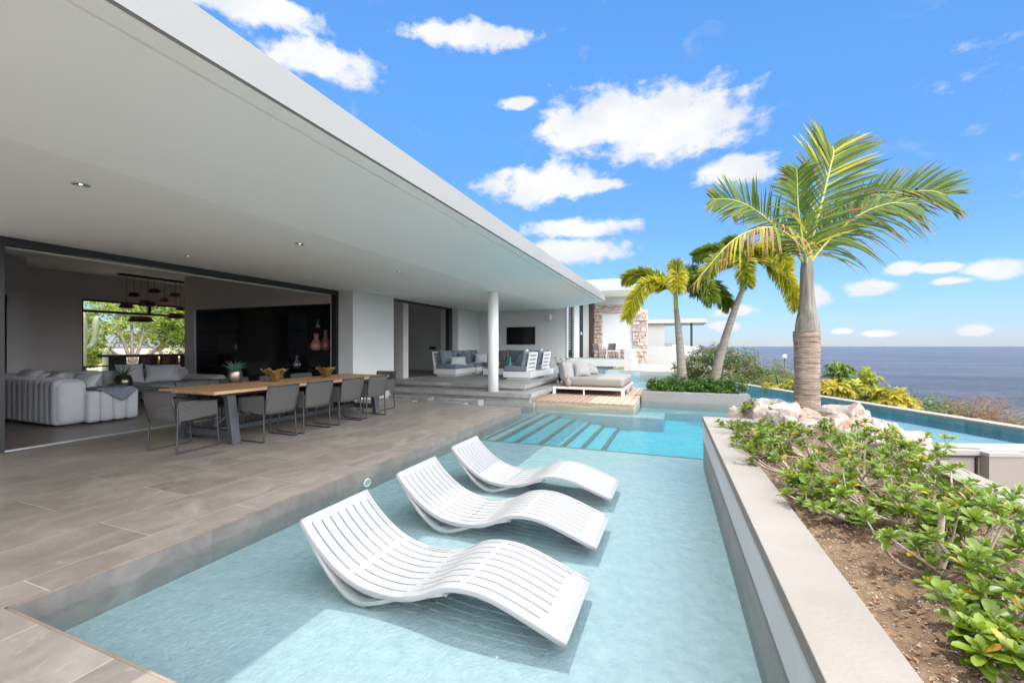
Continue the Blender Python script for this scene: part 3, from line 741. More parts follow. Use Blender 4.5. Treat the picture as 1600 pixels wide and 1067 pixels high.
# sliding door frames
fr = MB()
fr.box(-9.04, -8.86, 2.90, 9.40, 2.94, 3.049); fr.box(-9.04, -8.86, 9.24, 9.40, 0.0, 2.94); fr.box(-9.04, -8.86, 2.90, 2.985, 0.0, 2.94)
f1 = HP('door_frame', fr, 'black_frame')
tk = MB(); tk.box(-9.0, -8.93, 2.985, 9.24, 0.0, 0.016); tk.box(-8.92, -8.90, 2.985, 9.24, 0.0, 0.012)
tk.build('door_track', 'alu', parent=f1, world=True)
fr = MB(); fr.box(-8.78, -8.62, 11.12, 15.32, 2.99, 3.049); fr.box(-8.78, -8.62, 15.06, 15.32, 0.38, 2.99)
f2 = HP('door_frame', fr, 'black_frame')
tk = MB(); tk.box(-8.74, -8.68, 11.12, 15.06, 0.38, 0.392); tk.build('door_track', 'alu', parent=f2, world=True)
cl = MB(); cl.tube([(-4.93, 11.12, 0.2), (-4.93, 11.12, 3.06)], 0.152, 32); HP('column', cl, 'column_white')
wd = MB(); wd.box(-9.1, -8.9, -7.4, 2.88, 0, 3.04); HP('wall', wd, 'grey_wall')

# downlights in the soffit (each a small fitting of its own)
DLP = [(-5.33, 2.29, 'nearest the camera'), (-7.84, 4.78, 'just outside the doors, nearest by the glass'), (-5.34, 4.83, 'second from the camera along the middle of the soffit'),
       (-7.84, 7.28, 'above the middle of the dining table, beside the door head'), (-5.42, 7.42, 'third along the middle of the soffit'), (-5.42, 9.91, 'just before the round column'),
       (-7.9, 12.29, 'over the upper terrace near its doorway'), (-5.37, 12.35, 'just beyond the round column'), (-7.84, 9.75, 'above the grey pier by the doors'), (-5.42, 14.89, 'over the far sofa in front of the television')]
for (x, y, where) in DLP:
    t = thing('downlight', 'small round recessed downlight ' + where, 'downlight', (x, y, 3.05), 0, 'recessed downlights in the white soffit')
    a = MB(); a.lathe([(0.066, -0.001), (0.068, -0.009), (0.050, -0.010), (0.048, -0.002)], n=20); a.build('bezel', 'alu', t)
    a = MB(); a.lathe([(0.0001, -0.0015), (0.049, -0.0015)], n=16); a.build('lens', 'black_gloss', t)
    a = MB(); a.lathe([(0.0001, -0.004), (0.014, -0.004)], n=10); a.build('bulb', 'led', t)
tdl = thing('downlight', 'tiny lit downlight in the living room ceiling', 'downlight', (-13.6, 6.3, 3.86))
a = MB(); a.lathe([(0.0001, -0.006), (0.04, -0.006), (0.05, -0.001)], n=14); a.build('lens', 'led', tdl)

# ================================================================== BACK TERRACE
tc_ = MB()
tc_.box(-8.6, -3.72, 10.90, 17.25, 0.09, 0.215); tc_.box(-8.6, -3.80, 10.98, 17.25, -1.9, 0.0895)
tc_.box(-8.6, -4.10, 11.50, 17.24, 0.275, 0.38); tc_.box(-8.6, -4.18, 11.6, 17.24, 0.216, 0.2745)
tc_.box(-14, -8.6, 11.13, 17.24, -0.3, 0.379)
tc_.box(-9.1, -3.62, 10.86, 10.975, -1.9, -0.02)
struct('terrace_steps', tc_, 'terrace', bevel=0.005)
wp = MB(); wp.box(-3.799, -1.06, 11.30, 16.1, -0.03, 0.0)
P_ = thing('timber_platform', 'low pale timber platform over the pool carrying the daybed', 'platform', (-2.3, 13.5, -0.2))
wp.build('planking', 'wood_deck', P_, world=True)
wp = MB(); wp.box(-3.79, -1.075, 11.315, 16.08, -1.9, -0.0305); wp.build('fascia', 'wood_fascia', P_, world=True)

# television, speaker, switches
t = thing('television', 'black flat screen television on the grey terrace wall', 'television', (-6.3, 17.25, 1.95))
a = MB(); a.box(-6.98, -5.68, 17.19, 17.249, 1.58, 2.33); a.build('casing', 'black_frame', t, world=True)
a = MB(); a.box(-6.96, -5.70, 17.184, 17.1895, 1.60, 2.31); a.build('screen', 'screen', t, world=True)
t = thing('wall_speaker', 'small white speaker high on the grey wall right of the television', 'speaker', (-5.0, 17.2, 2.6))
a = MB(); a.rbox(-5.13, -4.93, 17.02, 17.2, 2.58, 2.82, 0.04); a.build('cabinet', 'white_metal', t, world=True)
a = MB(); a.tube([(-4.98, 17.15, 2.7), (-4.86, 17.2, 2.7), (-4.86, 17.249, 2.7)], 0.025); a.build('bracket', 'white_metal', t, world=True)
for (x, z, wd_, hg, lb) in ((-9.95, 2.0, .3, .22, 'black control screen on the wall of the far room'), (-10.75, 1.42, .32, .13, 'black switch plate low on the wall of the far room')):
    t = thing('switch_panel', lb, 'switch panel', (x, 17.25, z))
    a = MB(); a.box(-wd_ / 2, wd_ / 2, -.03, -.001, -hg / 2, hg / 2); a.build('plate', 'black_frame', t)
    a = MB(); a.box(-wd_ / 2 + .03, -.02, -.035, -.0305, -hg / 2 + .03, hg / 2 - .03); a.build('key', 'charcoal', t)
t = thing('wall_speaker', 'small white speaker high in the corner of the living room', 'speaker', (-17.9, 6.05, 3.2))
a = MB(); a.rbox(-.08, .16, -.07, .17, -.06, .1, 0.03); a.build('cabinet', 'white_metal', t)
a = MB(); a.tube([(-.1, 0, 0), (0, 0, 0)], 0.02); a.build('bracket', 'black_frame', t)

# pool light ring in the coping
t = thing('pool_light', 'small white ringed pool light in the slate wall under the deck edge', 'pool light', (-3.587, 4.25, -0.185))
a = MB(); 
for k in range(24):
    pass
ring = [(0.0, 0.055 * math.cos(2 * PI * k / 20), 0.045 * math.sin(2 * PI * k / 20)) for k in range(21)]
a.tube(ring, 0.008, 6); a.build('ring', 'white_metal', t)
a = MB(); a.add([(0.002, 0.05 * math.cos(2 * PI * k / 16), 0.04 * math.sin(2 * PI * k / 16)) for k in range(16)], [tuple(range(16))]); a.build('lens', 'pool_wall', t)

# ================================================================== GUEST WING (beyond the pool)
G = thing('guest_wing', 'guest wing behind the pool with flat white roof and rough stone surround', 'house', (-4.5, 28, 0.1))
def GP(name, mb, mats, **kw): return mb.build(name, mats, parent=G, world=True, **kw)
a = MB(); a.box(-10, -3.13, 27.0, 31.6, 0.24, 0.70); a.box(-3.13, -2.62, 27.0, 31.6, -0.2, 0.70); GP('floor_slab', a, 'white')
a = MB(); a.box(-10, -3.14, 27.02, 31.2, 0.7005, 0.712); GP('paving', a, 'terrace')
a = MB(); a.box(-3.13, -2.73, 27.001, 31.0, 0.7005, 1.35); GP('parapet', a, 'white')
a = MB(); a.box(-10.0, -6.2, 27.35, 27.6, -1.9, 0.239); a.box(-6.2, -3.9, 27.35, 27.6, -1.9, 0.239); GP('pool_wall', a, 'pool_wall')
a = MB(); a.box(-11, -2.72, 27.0, 32.0, 5.0, 5.69); GP('roof', a, 'soffit')
a = MB(); a.box(-11, -2.66, 26.94, 26.999, 4.97, 5.71); GP('roof_fascia', a, 'white')
a = MB(); a.box(-7.6, -5.9, 31.0, 31.3, 0.7, 4.99); a.box(-5.9, -2.4, 31.02, 31.3, 0.71, 4.99); GP('wall', a, 'grey_wall')
# rough stone surround built of many irregular blocks
st = MB(); rs = random.Random(11)
def stones(x0, x1, z0, z1, y, step=0.27):
    z = z0
    while z < z1:
        hh_ = min(step * rs.uniform(.6, 1.2), z1 - z + .02)
        x = x0
        while x < x1:
            ww = min(step * rs.uniform(.7, 1.9), x1 - x + .02)
            dd = rs.uniform(.04, .20)
            st.obox((x + ww / 2, y - dd / 2, z + hh_ / 2), (ww * .93, dd, hh_ * .9), rotm('Y', rs.uniform(-.12, .12)) @ rotm('X', rs.uniform(-.2, .2)) @ rotm('Z', rs.uniform(-.2, .2)))
            x += ww
        z += hh_
stones(-5.86, -5.13, 0.72, 4.45, 31.0); stones(-5.13, -2.6, 3.86, 4.45, 31.0); stones(-5.13, -3.0, 0.72, 1.32, 31.0); stones(-3.0, -2.0, 0.3, 4.0, 30.9)
st.box(-5.86, -5.13, 30.99, 31.015, .72, 4.45); st.box(-5.1299, -2.6, 30.99, 31.015, 3.86, 4.45); st.box(-5.1299, -3.0, 30.99, 31.015, .72, 1.3); st.box(-2.99, -2.01, 30.905, 31.3, 0.72, 3.95)
GP('stone_surround', st, 'stone_wall', bevel=0.012, seg=1)
a = MB(); a.box(-6.23, -5.92, 29.6, 30.3, 0.712, 4.99); GP('column', a, 'white')
a = MB(); a.box(-5.9, -5.6, 30.1, 30.4, 0.712, 4.99); GP('pilaster', a, 'dark_wood')
a = MB(); a.box(-6.86, -6.5, 29.6, 29.7, 0.712, 4.99); GP('wall_panel', a, 'grey_wall')
dd_ = MB(); dd_.box(-6.5, -6.24, 29.62, 29.68, 0.712, 4.99); d_ = GP('door', dd_, 'black_frame')
a = MB(); a.box(-6.4, -6.3, 29.56, 29.615, 2.3, 2.5); a.build('door_handle', 'alu', parent=d_, world=True)
lv = MB()
for k in range(24): lv.obox((-7.3, 29.5, 1.25 + k * .15), (.52, .03, .07), rotm('X', .5))
lv.box(-7.58, -7.54, 29.47, 29.53, .712, 4.99); lv.box(-7.08, -7.04, 29.47, 29.53, .712, 4.99); lv.box(-7.58, -7.04, 29.47, 29.53, .712, 1.2)
GP('louvre_screen', lv, 'black_frame')
a = MB(); a.box(-7.04, -6.98, 29.47, 29.6, .712, 4.99); GP('door_frame', a, 'black_frame')

pv = MB(); pv.prism([(-4.03, 25.7), (OA.x - 5.7 * OD.x + .1, 25.24), (2.8, 26.0), (2.8, 46), (-2.6, 46), (-2.6, 27.6), (-4.03, 27.5)], -2.2, 0.05)
struct('paving', pv, 'paving')
cpn = MB(); cpn.box(-4.03, 0.1, 25.5, 25.69, -2.2, 0.085)
t = thing('pool_end_wall', 'low pale coping wall closing the far end of the pool', 'wall', (-2, 25.6, -.2)); cpn.build('coping', 'outer_cope', t, world=True)
a = MB(); a.box(-4.03, 0.1, 25.48, 25.4995, -2.2, 0.06); a.build('tiled_face', 'pool_wall', t, world=True)

# far pavilion
V = thing('sea_pavilion', 'small far white pavilion with thin flat roof on dark posts above the sea', 'pavilion', (-.8, 38, 0))
def VP(name, mb, mats, **kw): return mb.build(name, mats, parent=V, world=True, **kw)
a = MB(); a.box(-3.4, 2.14, 37.6, 42.5, 3.42, 3.75); VP('roof', a, 'white')
a = MB(); a.box(-3.4, -1.09, 38.0, 38.3, 0.0, 3.419); a.box(-3.4, -3.1, 38.3, 42, 0.0, 3.419); VP('wall', a, 'white')
for x, y in ((0.99, 38.1), (0.17, 41.5)):
    a = MB(); a.box(x - .09, x + .09, y - .09, y + .09, 1.2, 3.419); VP('post', a, 'black_frame')
a = MB(); a.box(-2.46, 1.6, 37.2, 37.4, 0.05, 1.50); a.box(-2.46, 1.7, 36.4, 37.19, 0.05, .95); VP('parapet', a, 'white')
a = MB(); a.box(-1.35, -.55, 38.6, 39.3, 1.2, 1.75)
t = thing('bench', 'small pale timber bench seen over the parapet of the far pavilion', 'bench', (-1, 39, 1.2)); 
b_ = MB(); b_.box(-1.35, -.45, 38.6, 39.3, 1.62, 1.74); b_.build('seat', 'wood_deck', t, world=True)
b_ = MB(); b_.box(-1.3, -.5, 38.7, 39.2, 1.2, 1.6); b_.build('base', 'white', t, world=True)

# outdoor chairs and table on the guest terrace
def wing_chair(loc, rz, label):
    t = thing('terrace_chair', label, 'chair', loc, rz, 'grey chairs on the guest terrace', K)
    for sx, sy in ((-.24, -.24), (.24, -.24), (-.24, .22), (.24, .22)):
        a = MB(); a.tube([(sx * .85, sy * .85, .45), (sx * 1.1, sy * 1.1, 0)], 0.012, 6); a.build('leg', 'chair_frame', t)
    a = MB(); a.rbox(-.25, .25, -.25, .24, .43, .47, .02, n=2); a.build('seat', 'grey_cush', t)
    a = MB(); a.grid(lambda u, v: ((u - .5) * .52, .24 + .12 * v - .10 * (2 * u - 1) ** 2, .46 + .44 * v), 8, 5)
    a.build('backrest', 'rope', t)
    for s in (-1, 1):
        a = MB(); a.tube([(s * .26, .2, .66), (s * .27, -.2, .64), (s * .25, -.24, .45)], 0.014, 6); a.build('armrest', 'chair_frame', t)
wing_chair((-5.05, 28.9, .712), R(60), 'grey chair left of the small table on the guest terrace')
wing_chair((-4.35, 29.6, .712), R(-20), 'grey chair behind the small table on the guest terrace')
t = thing('terrace_table', 'small white table beside grey chairs on the guest terrace', 'table', (-4.0, 28.7, .712), 0, None, K)
a = MB(); a.box(-.4, .4, -.35, .35, .44, .47); a.build('tabletop', 'white_metal', t)
for sx in (-1, 1):
    for sy in (-1, 1):
        a = MB(); a.box(sx * .36 - .02, sx * .36 + .02, sy * .31 - .02, sy * .31 + .02, 0, .44); a.build('leg', 'white_metal', t)

# ================================================================== OUTER POOL WALL, COURTYARD
t = thing('infinity_edge_wall', 'long pale coping wall along the seaward edge of the pool', 'wall', (4.2, 15.5, -.1))
a = MB()
def strip(m_, s0, s1, w0, w1, z0, z1, mi=0):
    q = [OA + OD * s0 + ON * w0, OA + OD * s1 + ON * w0, OA + OD * s1 + ON * w1, OA + OD * s0 + ON * w1]
    m_.prism([(p.x, p.y) for p in q], z0, z1, mi)
strip(a, -7.0, 11.9, -0.30, 0.0, -0.05, 0.0); a.build('coping', 'outer_cope', t, world=True)
a = MB(); strip(a, -7.0, 11.9, -0.285, -0.02, -3.0, -0.0505); a.build('tiled_face', 'teal_tile', t, world=True)

t = thing('courtyard_wall', 'beige panelled retaining wall with grey sill beside the planter', 'wall', (4, 8, -1))
sd = Vector((0.9455, 0.3256)); sn = Vector((-0.3256, 0.9455)); SA = Vector((3.15, 7.86))
def sq(u0, u1, v0, v1): return [(SA + sd * u + sn * v)[:] for u, v in ((u0, v0), (u1, v0), (u1, v1), (u0, v1))]
a = MB(); a.prism(sq(-1.0, 4.2, 0.0, .47), -.07, 0.0); a.build('sill', 'sill', t, world=True)
a = MB(); a.prism(sq(-1.0, 4.2, .03, .45), -3.2, -.0705); a.build('panel', 'beige_panel', t, world=True)
a = MB(); a.prism(sq(.95, 1.45, -.12, -.001), -.06, -.012); a.build('sill_cap', 'sill', t, world=True)
a = MB(); a.prism(sq(.97, 1.43, -.10, .029), -3.2, -.0605); a.build('panel', 'beige_panel', t, world=True)
a = MB(); a.prism(sq(.90, .92, .0, .029), -3.2, -.08); a.build('shadow_joint', 'dark_wood', t, world=True)
a = MB(); a.prism(sq(-.9, .94, -.012, .029), -.095, -.0705); a.build('edge_strip', 'black_frame', t, world=True)
cf = MB(); cf.box(2.2, 9, -0.3, 9.5, -3.3, -3.0); struct('courtyard_floor', cf, 'paving')
t = thing('towel', 'flat white folded towel lying on the grey sill by the pool', 'towel', (SA + sd * .75 + sn * .2)[:] + (0.0,))
a = MB(); a.rbox(-.28, .30, -.09, .07, .001, .022, .01, n=2); o_ = a.build('fabric', 'planter_white', t); t.rotation_euler.z = R(12)

# ================================================================== NEAR PLANTER
NP = thing('white_planter', 'long raised white walled planter between the pool and courtyard', 'planter', (1.3, 3.7, -.1))
Lo0, Lo1 = (.440, .38), (.325, 6.83)          # outer left line
Li0, Li1 = (.725, .38), (.60, 6.55)
def lerp(a_, b_, t_): return (a_[0] + (b_[0] - a_[0]) * t_, a_[1] + (b_[1] - a_[1]) * t_)
a = MB()
a.prism([Lo0, Li0, Li1, (2.0, 6.55), (2.24, 6.83), Lo1], .40, .476)
a.prism([(1.95, .38), (2.2, .38), (2.24, 6.829), (2.001, 6.549)], .40, .4758)
a.build('coping', 'planter_white', NP, world=True, bevel=0.004)
a = MB(); dl = .004
a.prism([(Lo0[0] + dl, .384), (Li0[0] - dl, .384), (Li1[0] - dl, 6.54), (2.0, 6.545), (2.2, 6.82), (Lo1[0] + dl, 6.82)], .152, .3995)
a.prism([(1.955, .384), (2.195, .384), (2.235, 6.82), (2.001, 6.53)], -1.5, .3995)
a.build('wall', 'planter_face', NP, world=True)
a = MB()
a.prism([(Lo0[0] + .012, .39), (Li0[0], .39), (Li1[0], 6.5), (2.0, 6.5), (2.2, 6.81), (Lo1[0] + .012, 6.81)], -2.2, .1515)
a.build('band', 'planter_band', NP, world=True)
# soil, gently uneven
so = MB()
def soil(u, v):
    y = .3 + v * 6.3; x = .68 + u * 1.33
    e = min(u, 1 - u) * 4
    return (x, y, .375 + .05 * noise.noise(Vector((x * 2, y * 2, 0))) + .02 * noise.noise(Vector((x * 9, y * 9, 3))) + .05 * min(1, e))
so.grid(soil, 50, 200)
so.build('soil', 'soil', NP, world=True)
lt = MB(); rs = random.Random(5)
def soil_z(x, y): return .375 + .05 * noise.noise(Vector((x * 2, y * 2, 0))) + .02 * noise.noise(Vector((x * 9, y * 9, 3))) + .05 * min(1, min((x - .68) / 1.33, 1 - (x - .68) / 1.33) * 4)
for i in range(4200):
    x = rs.uniform(.74, 1.93); y = rs.uniform(.9, 6.4) ** 1.0; z = soil_z(x, y) + .006
    if noise.noise(Vector((x * 3, y * 3, 9))) < -.12 and rs.random() < .7: continue
    l = rs.uniform(.005, .017) * (1 if rs.random() < .9 else 1.7); a_ = rs.uniform(0, 2 * PI); ti = rs.gauss(0, .35)
    M = rotm('Z', a_) @ rotm('X', ti) @ rotm('Y', rs.gauss(0, .3))
    c = Vector((x, y, z + abs(ti) * .01))
    lt.add([c + M @ Vector(p) for p in ((-l, 0, 0), (-.2 * l, -l * .45, .15 * l), (l, 0, 0), (-.2 * l, l * .45, .15 * l))], [(0, 1, 2, 3)], 0)
for i in range(15000):
    x = rs.uniform(.72, 1.95); y = rs.uniform(.9, 6.0); z = soil_z(x, y) + .002
    l = rs.uniform(.0015, .005) * (1 if rs.random() < .93 else 2.2); M = rotm('Z', rs.uniform(0, 6)) @ rotm('X', rs.uniform(-1, 1))
    c = Vector((x, y, z))
    lt.add([c + M @ Vector(p) * l for p in ((-1, -.7, 0), (1, -.6, .1), (.8, .7, 0), (-.7, .6, .2), (0, 0, 1))], [(0, 1, 4), (1, 2, 4), (2, 3, 4), (3, 0, 4)], 1)
tag(lt.build('leaf_litter', ['litter', 'chips']), 'dry leaves and pale chips scattered over the planter soil', 'leaf litter', kind='stuff')

# ---------------- shrubs
def rosette(mb, p, axis_, size, n, rs, leaf_mi):
    ax = axis_.normalized(); t1 = ax.orthogonal().normalized(); t2 = ax.cross(t1)
    off = rs.uniform(0, 6.28)
    for k in range(n):
        q = off + k * 2.399; f = k / max(1, n - 1)       # inner leaves first
        el_ = R(72) - f * R(66) + rs.gauss(0, .14)
        l = size * (0.55 + .5 * f) * rs.uniform(.8, 1.15); wd_ = l * rs.uniform(.20, .26)
        rad = t1 * math.cos(q) + t2 * math.sin(q)
        d = rad * math.cos(el_) + ax * math.sin(el_)
        nrm = (ax * math.cos(el_) - rad * math.sin(el_)).normalized(); sd_ = d.cross(nrm).normalized()
        mi = leaf_mi if rs.random() > .035 else 2
        if f < .3 and rs.random() < .6: mi = 1
        b0 = p + ax * (1 - f) * size * .1
        vs = []
        for s_, w_ in ((0, .12), (.35, .72), (.68, 1.0), (.90, .72), (1.0, .12)):
            c = b0 + d * l * s_ - nrm * l * (.10 * s_ * s_) 
            vs += [c - sd_ * wd_ * w_ + nrm * wd_ * w_ * .35, c, c + sd_ * wd_ * w_ + nrm * wd_ * w_ * .35]
        mb.add(vs, [(i * 3 + j, i * 3 + j + 1, i * 3 + j + 4, i * 3 + j + 3) for i in range(4) for j in range(2)], mi, True)

def shrub(x, y, z, h, spread, nst, rs, label, leaf=.075, lean=(0, 0), trunk=True):
    t = thing('leafy_shrub', label, 'shrub', (x, y, z), 0, 'leafy shrubs in the near white planter')
    st_ = MB(); lf = MB()
    tips = []
    hub = Vector((0, 0, h * .12))
    st_.tube([(0, 0, -.03), hub], [.022, .018], 7)
    for i in range(nst):
        a_ = 2 * PI * (i + rs.uniform(-.3, .3)) / nst; r_ = spread * rs.uniform(.45, 1.05)
        e = Vector((math.cos(a_) * r_ + lean[0], math.sin(a_) * r_ * 1.0 + lean[1], h * rs.uniform(.55, 1.0) * (1.05 - .25 * r_ / spread)))
        md = Vector((e.x * .5 + rs.gauss(0, .03), e.y * .5 + rs.gauss(0, .03), e.z * rs.uniform(.25, .5)))
        pts = cr([hub * .6, md, e], 7)
        st_.tube(pts, [.0125 - .008 * k / 7 for k in range(8)], 5)
        tips.append((e, (pts[-1] - pts[-2])))
        for j in range(rs.choice((1, 2, 3, 3))):
            k = rs.choice((3, 4, 5, 6)); b0 = pts[k]
            dr = (pts[k] - pts[k - 1]).normalized() + Vector((rs.gauss(0, .8), rs.gauss(0, .8), rs.uniform(.1, .9)))
            e2 = b0 + dr.normalized() * spread * rs.uniform(.18, .42)
            if e2.z < .08: e2.z = .08 + rs.uniform(0, .05)
            m2 = (b0 + e2) / 2 + Vector((0, 0, -.012))
            p2 = cr([b0, m2, e2], 4)
            st_.tube(p2, [.0055, .005, .0045, .004, .0035], 4)
            tips.append((e2, p2[-1] - p2[-2]))
    if trunk:
        st_.tube(cr([(0, 0, 0), (.01, .005, h * .45), (0.025, .01, h * .8)], 6), [.02, .019, .018, .016, .014, .012, .009], 8)
        tips.append((Vector((.025, .01, h * .8)), Vector((0, 0, 1))))
    for p, ax in tips:
        ax = ax.normalized() + Vector((0, 0, .8))
        rosette(lf, p, ax, leaf * rs.uniform(.85, 1.2), rs.choice((8, 9, 10, 11, 12)), rs, 0 if rs.random() < .8 else 1)
        if rs.random() < .35: rosette(lf, p - ax.normalized() * .03, ax, leaf * .9, 6, rs, 0)
    st_.build('stems', 'stem', t)
    lf.build('foliage', ['leaf', 'leaf_young', 'leaf_yellow'], t)
    return t
rs = random.Random(21)
SH = [
 (1.10, 2.52, .40, .27, 9, 'shrub with a thick upright brown stem in the near half of the planter', (.02, .0), 1),
 (1.14, 2.18, .27, .20, 11, 'shrub at the right edge of the photo, large bright rosettes hanging low', (-.02, -.05), 0),
 (.98, 1.88, .17, .16, 9, 'lowest shrub in the bottom right corner of the photo', (.0, 0), 0),
 (1.36, 2.75, .30, .28, 12, 'shrub against the right planter wall beside the upright brown stem', (.0, .0), 0),
 (1.25, 3.15, .38, .38, 10, 'sprawling shrub just behind the upright brown stem', (-.04, .0), 0),
 (.98, 3.2, .20, .30, 10, 'low open shrub with bare pale branches near the pool side wall', (-.02, .0), 0),
 (1.62, 3.5, .30, .30, 12, 'tall open shrub overhanging the right planter wall', (.06, .0), 0),
 (1.32, 3.95, .38, .40, 11, 'dense shrub in the middle of the planter', (0, 0), 0),
 (.93, 3.62, .20, .26, 10, 'small shrub halfway along the pool side coping', (-.03, 0), 0),
 (.90, 4.15, .28, .34, 10, 'shrub in the middle spilling over the pool side coping', (-.05, 0), 0),
 (1.66, 4.4, .28, .32, 13, 'shrub beside the step in the right planter wall', (.04, 0), 0),
 (1.12, 4.75, .34, .40, 11, 'dense low shrub before the rocks, centre of planter', (0, 0), 0),
 (.80, 4.9, .22, .30, 12, 'shrub casting leafy shadows on the pool side coping', (-.04, 0), 0),
 (1.58, 5.15, .35, .38, 11, 'shrub in front of the pink boulders under the palm', (0, 0), 1),
 (1.0, 5.55, .26, .34, 11, 'shrub left of the pink boulders near the end of the planter', (-.04, 0), 0),
 (1.95, 5.0, .40, .26, 8, 'thin twiggy shrub rising against the blue pool right of the rocks', (.06, 0), 0),
 (.80, 6.0, .18, .26, 10, 'last small shrub at the far left end of the planter', (-.05, 0), 0),
]
for (x, y, h, spd, nst, lb, ln, tk_) in SH:
    shrub(x, y, soil_z(min(x, 1.9), y) - .01, h, spd, nst, rs, 'leafy green ' + lb, .066, ln, bool(tk_))

hs = MB(); hs.tube(cr([(1.45, 1.7, .44), (1.28, 2.05, .452), (1.18, 2.35, .445), (1.22, 2.7, .45), (1.05, 3.0, .455), (1.12, 3.4, .45)], 40), .0075, 8)
tag(hs.build('irrigation_hose', 'black_frame'), 'thin black irrigation hose lying on the planter soil under the shrubs', 'hose')
# ---------------- rock mound with the big palm
rs = random.Random(8)
def rock(loc, size, m, label, seed):
    t = MB()
    sx, sy, sz = size
    off = Vector((seed * 3.7, seed * 1.3, seed * .7))
    n = 15
    def fn(u, v):
        th = u * 2 * PI; ph = (v - .5) * PI
        d = Vector((math.cos(th) * math.cos(ph), math.sin(th) * math.cos(ph), math.sin(ph)))
        d2 = Vector((max(-.72, min(.72, d.x)), max(-.72, min(.72, d.y)), max(-.72, min(.72, d.z))))
        # angular, faceted lump
        k = .90 + .34 * noise.noise(d * 1.5 + off) + .20 * noise.noise(d * 3.3 + off) + .08 * noise.noise(d * 7 + off)
        cell = noise.cell(d * 2.1 + off) * .12
        return (d2.x * k * sx * 1.25 + cell * sx * .3, d2.y * k * sy * 1.25, d2.z * k * sz * 1.25)
    t.grid(fn, n, n // 2 + 3, smooth=False)
    o = t.build('boulder', m, merge=True)
    b_ = o.modifiers.new('bevel', 'BEVEL'); b_.width = .012; b_.segments = 2; b_.limit_method = 'ANGLE'; b_.angle_limit = R(15)
    o.location = loc; o.rotation_euler = (rs.uniform(-.3, .3), rs.uniform(-.3, .3), rs.uniform(0, 6))
    tag(o, label, 'boulder', 'boulders piled round the big palm')
md_ = MB()
def mound(u, v):
    th = u * 2 * PI; r_ = v
    x = 1.70 + math.cos(th) * r_ * .88; y = 7.25 + math.sin(th) * r_ * .95
    z = .46 - .75 * max(0, r_ - .55) ** 1.3 * 2.2 + .04 * noise.noise(Vector((x * 4, y * 4, 2)))
    return (x, y, z)
md_.grid(mound, 40, 14); tag(md_.build('mound_soil', 'soil'), kind='structure')
RK = [
 (.72, 7.25, .18, .24, .26, .34, 'rock', 'tall pale boulder rising from the water at the left end of the pile'),
 (.95, 6.88, .30, .26, .2, .28, 'rock', 'pale boulder at the far left corner of the planter'),
 (.98, 7.5, .40, .22, .2, .20, 'rock_grey', 'grey boulder behind the left corner under a small shrub'),
 (1.22, 6.72, .42, .22, .2, .2, 'rock', 'white boulder in front left of the palm trunk'),
 (1.30, 7.75, .42, .2, .18, .14, 'rock', 'flat pale boulder just left of the palm trunk'),
 (1.48, 6.62, .44, .17, .15, .14, 'rock_pink', 'small pink boulder left of centre before the palm trunk'),
 (1.70, 6.42, .40, .20, .18, .16, 'rock', 'pale boulder directly in front of the palm trunk'),
 (1.93, 6.42, .38, .17, .16, .15, 'rock_pink', 'rounded pink boulder in front right of the palm trunk'),
 (2.10, 6.85, .42, .24, .2, .2, 'rock', 'pale pointed boulder just right of the palm trunk'),
 (2.32, 7.1, .36, .2, .2, .2, 'rock_grey', 'grey rounded boulder right of the palm trunk'),
 (2.36, 6.62, .28, .26, .22, .24, 'rock', 'large pale boulder on the right shoulder of the pile'),
 (2.52, 6.35, .16, .3, .24, .24, 'rock', 'low broad boulder at the right end of the pile'),
 (2.1, 6.1, .30, .22, .2, .2, 'rock_pink', 'pink boulder lower right behind the shrubs'),
 (1.45, 6.12, .36, .22, .18, .18, 'rock', 'pale boulder half hidden by shrubs in front of the pile'),
 (1.08, 6.3, .34, .24, .2, .22, 'rock', 'pale boulder half hidden behind the far left shrubs'),
 (1.85, 5.95, .30, .24, .2, .2, 'rock_grey', 'grey boulder at the foot of the pile among shrubs'),
 (.62, 6.95, .02, .2, .22, .26, 'rock_grey', 'dark wet boulder at water level beside the planter corner'),
 (2.62, 6.85, .08, .24, .22, .22, 'rock', 'pale boulder at the pool edge behind the right shoulder'),
 (1.02, 8.0, .1, .3, .25, .25, 'rock_grey', 'grey boulder behind the pile by the water'),
 (2.0, 7.75, .22, .3, .22, .25, 'rock', 'pale boulder behind the palm trunk by the water'),
 (2.45, 5.75, .05, .22, .2, .26, 'rock_grey', 'grey boulder wedged outside the right planter wall'),
]
for i, (x, y, z, sx, sy, sz, m, lb) in enumerate(RK):
    rock((1.74 + (x - 1.72) * .80, y - (.12 if y < 6.8 else 0), z + (.10 if y < 8 else 0)), (sx * 1.02, sy * 1.02, sz * 1.08), m, lb, i + 1)
shrub(1.05, 7.15, .42, .30, .22, 9, rs, 'small green shrub growing on top of the boulders left of the palm', .07, (0, 0), False)
shrub(1.55, 6.75, .42, .12, .16, 6, rs, 'low green plant between boulders in front of the palm trunk', .06, (0, 0), False)

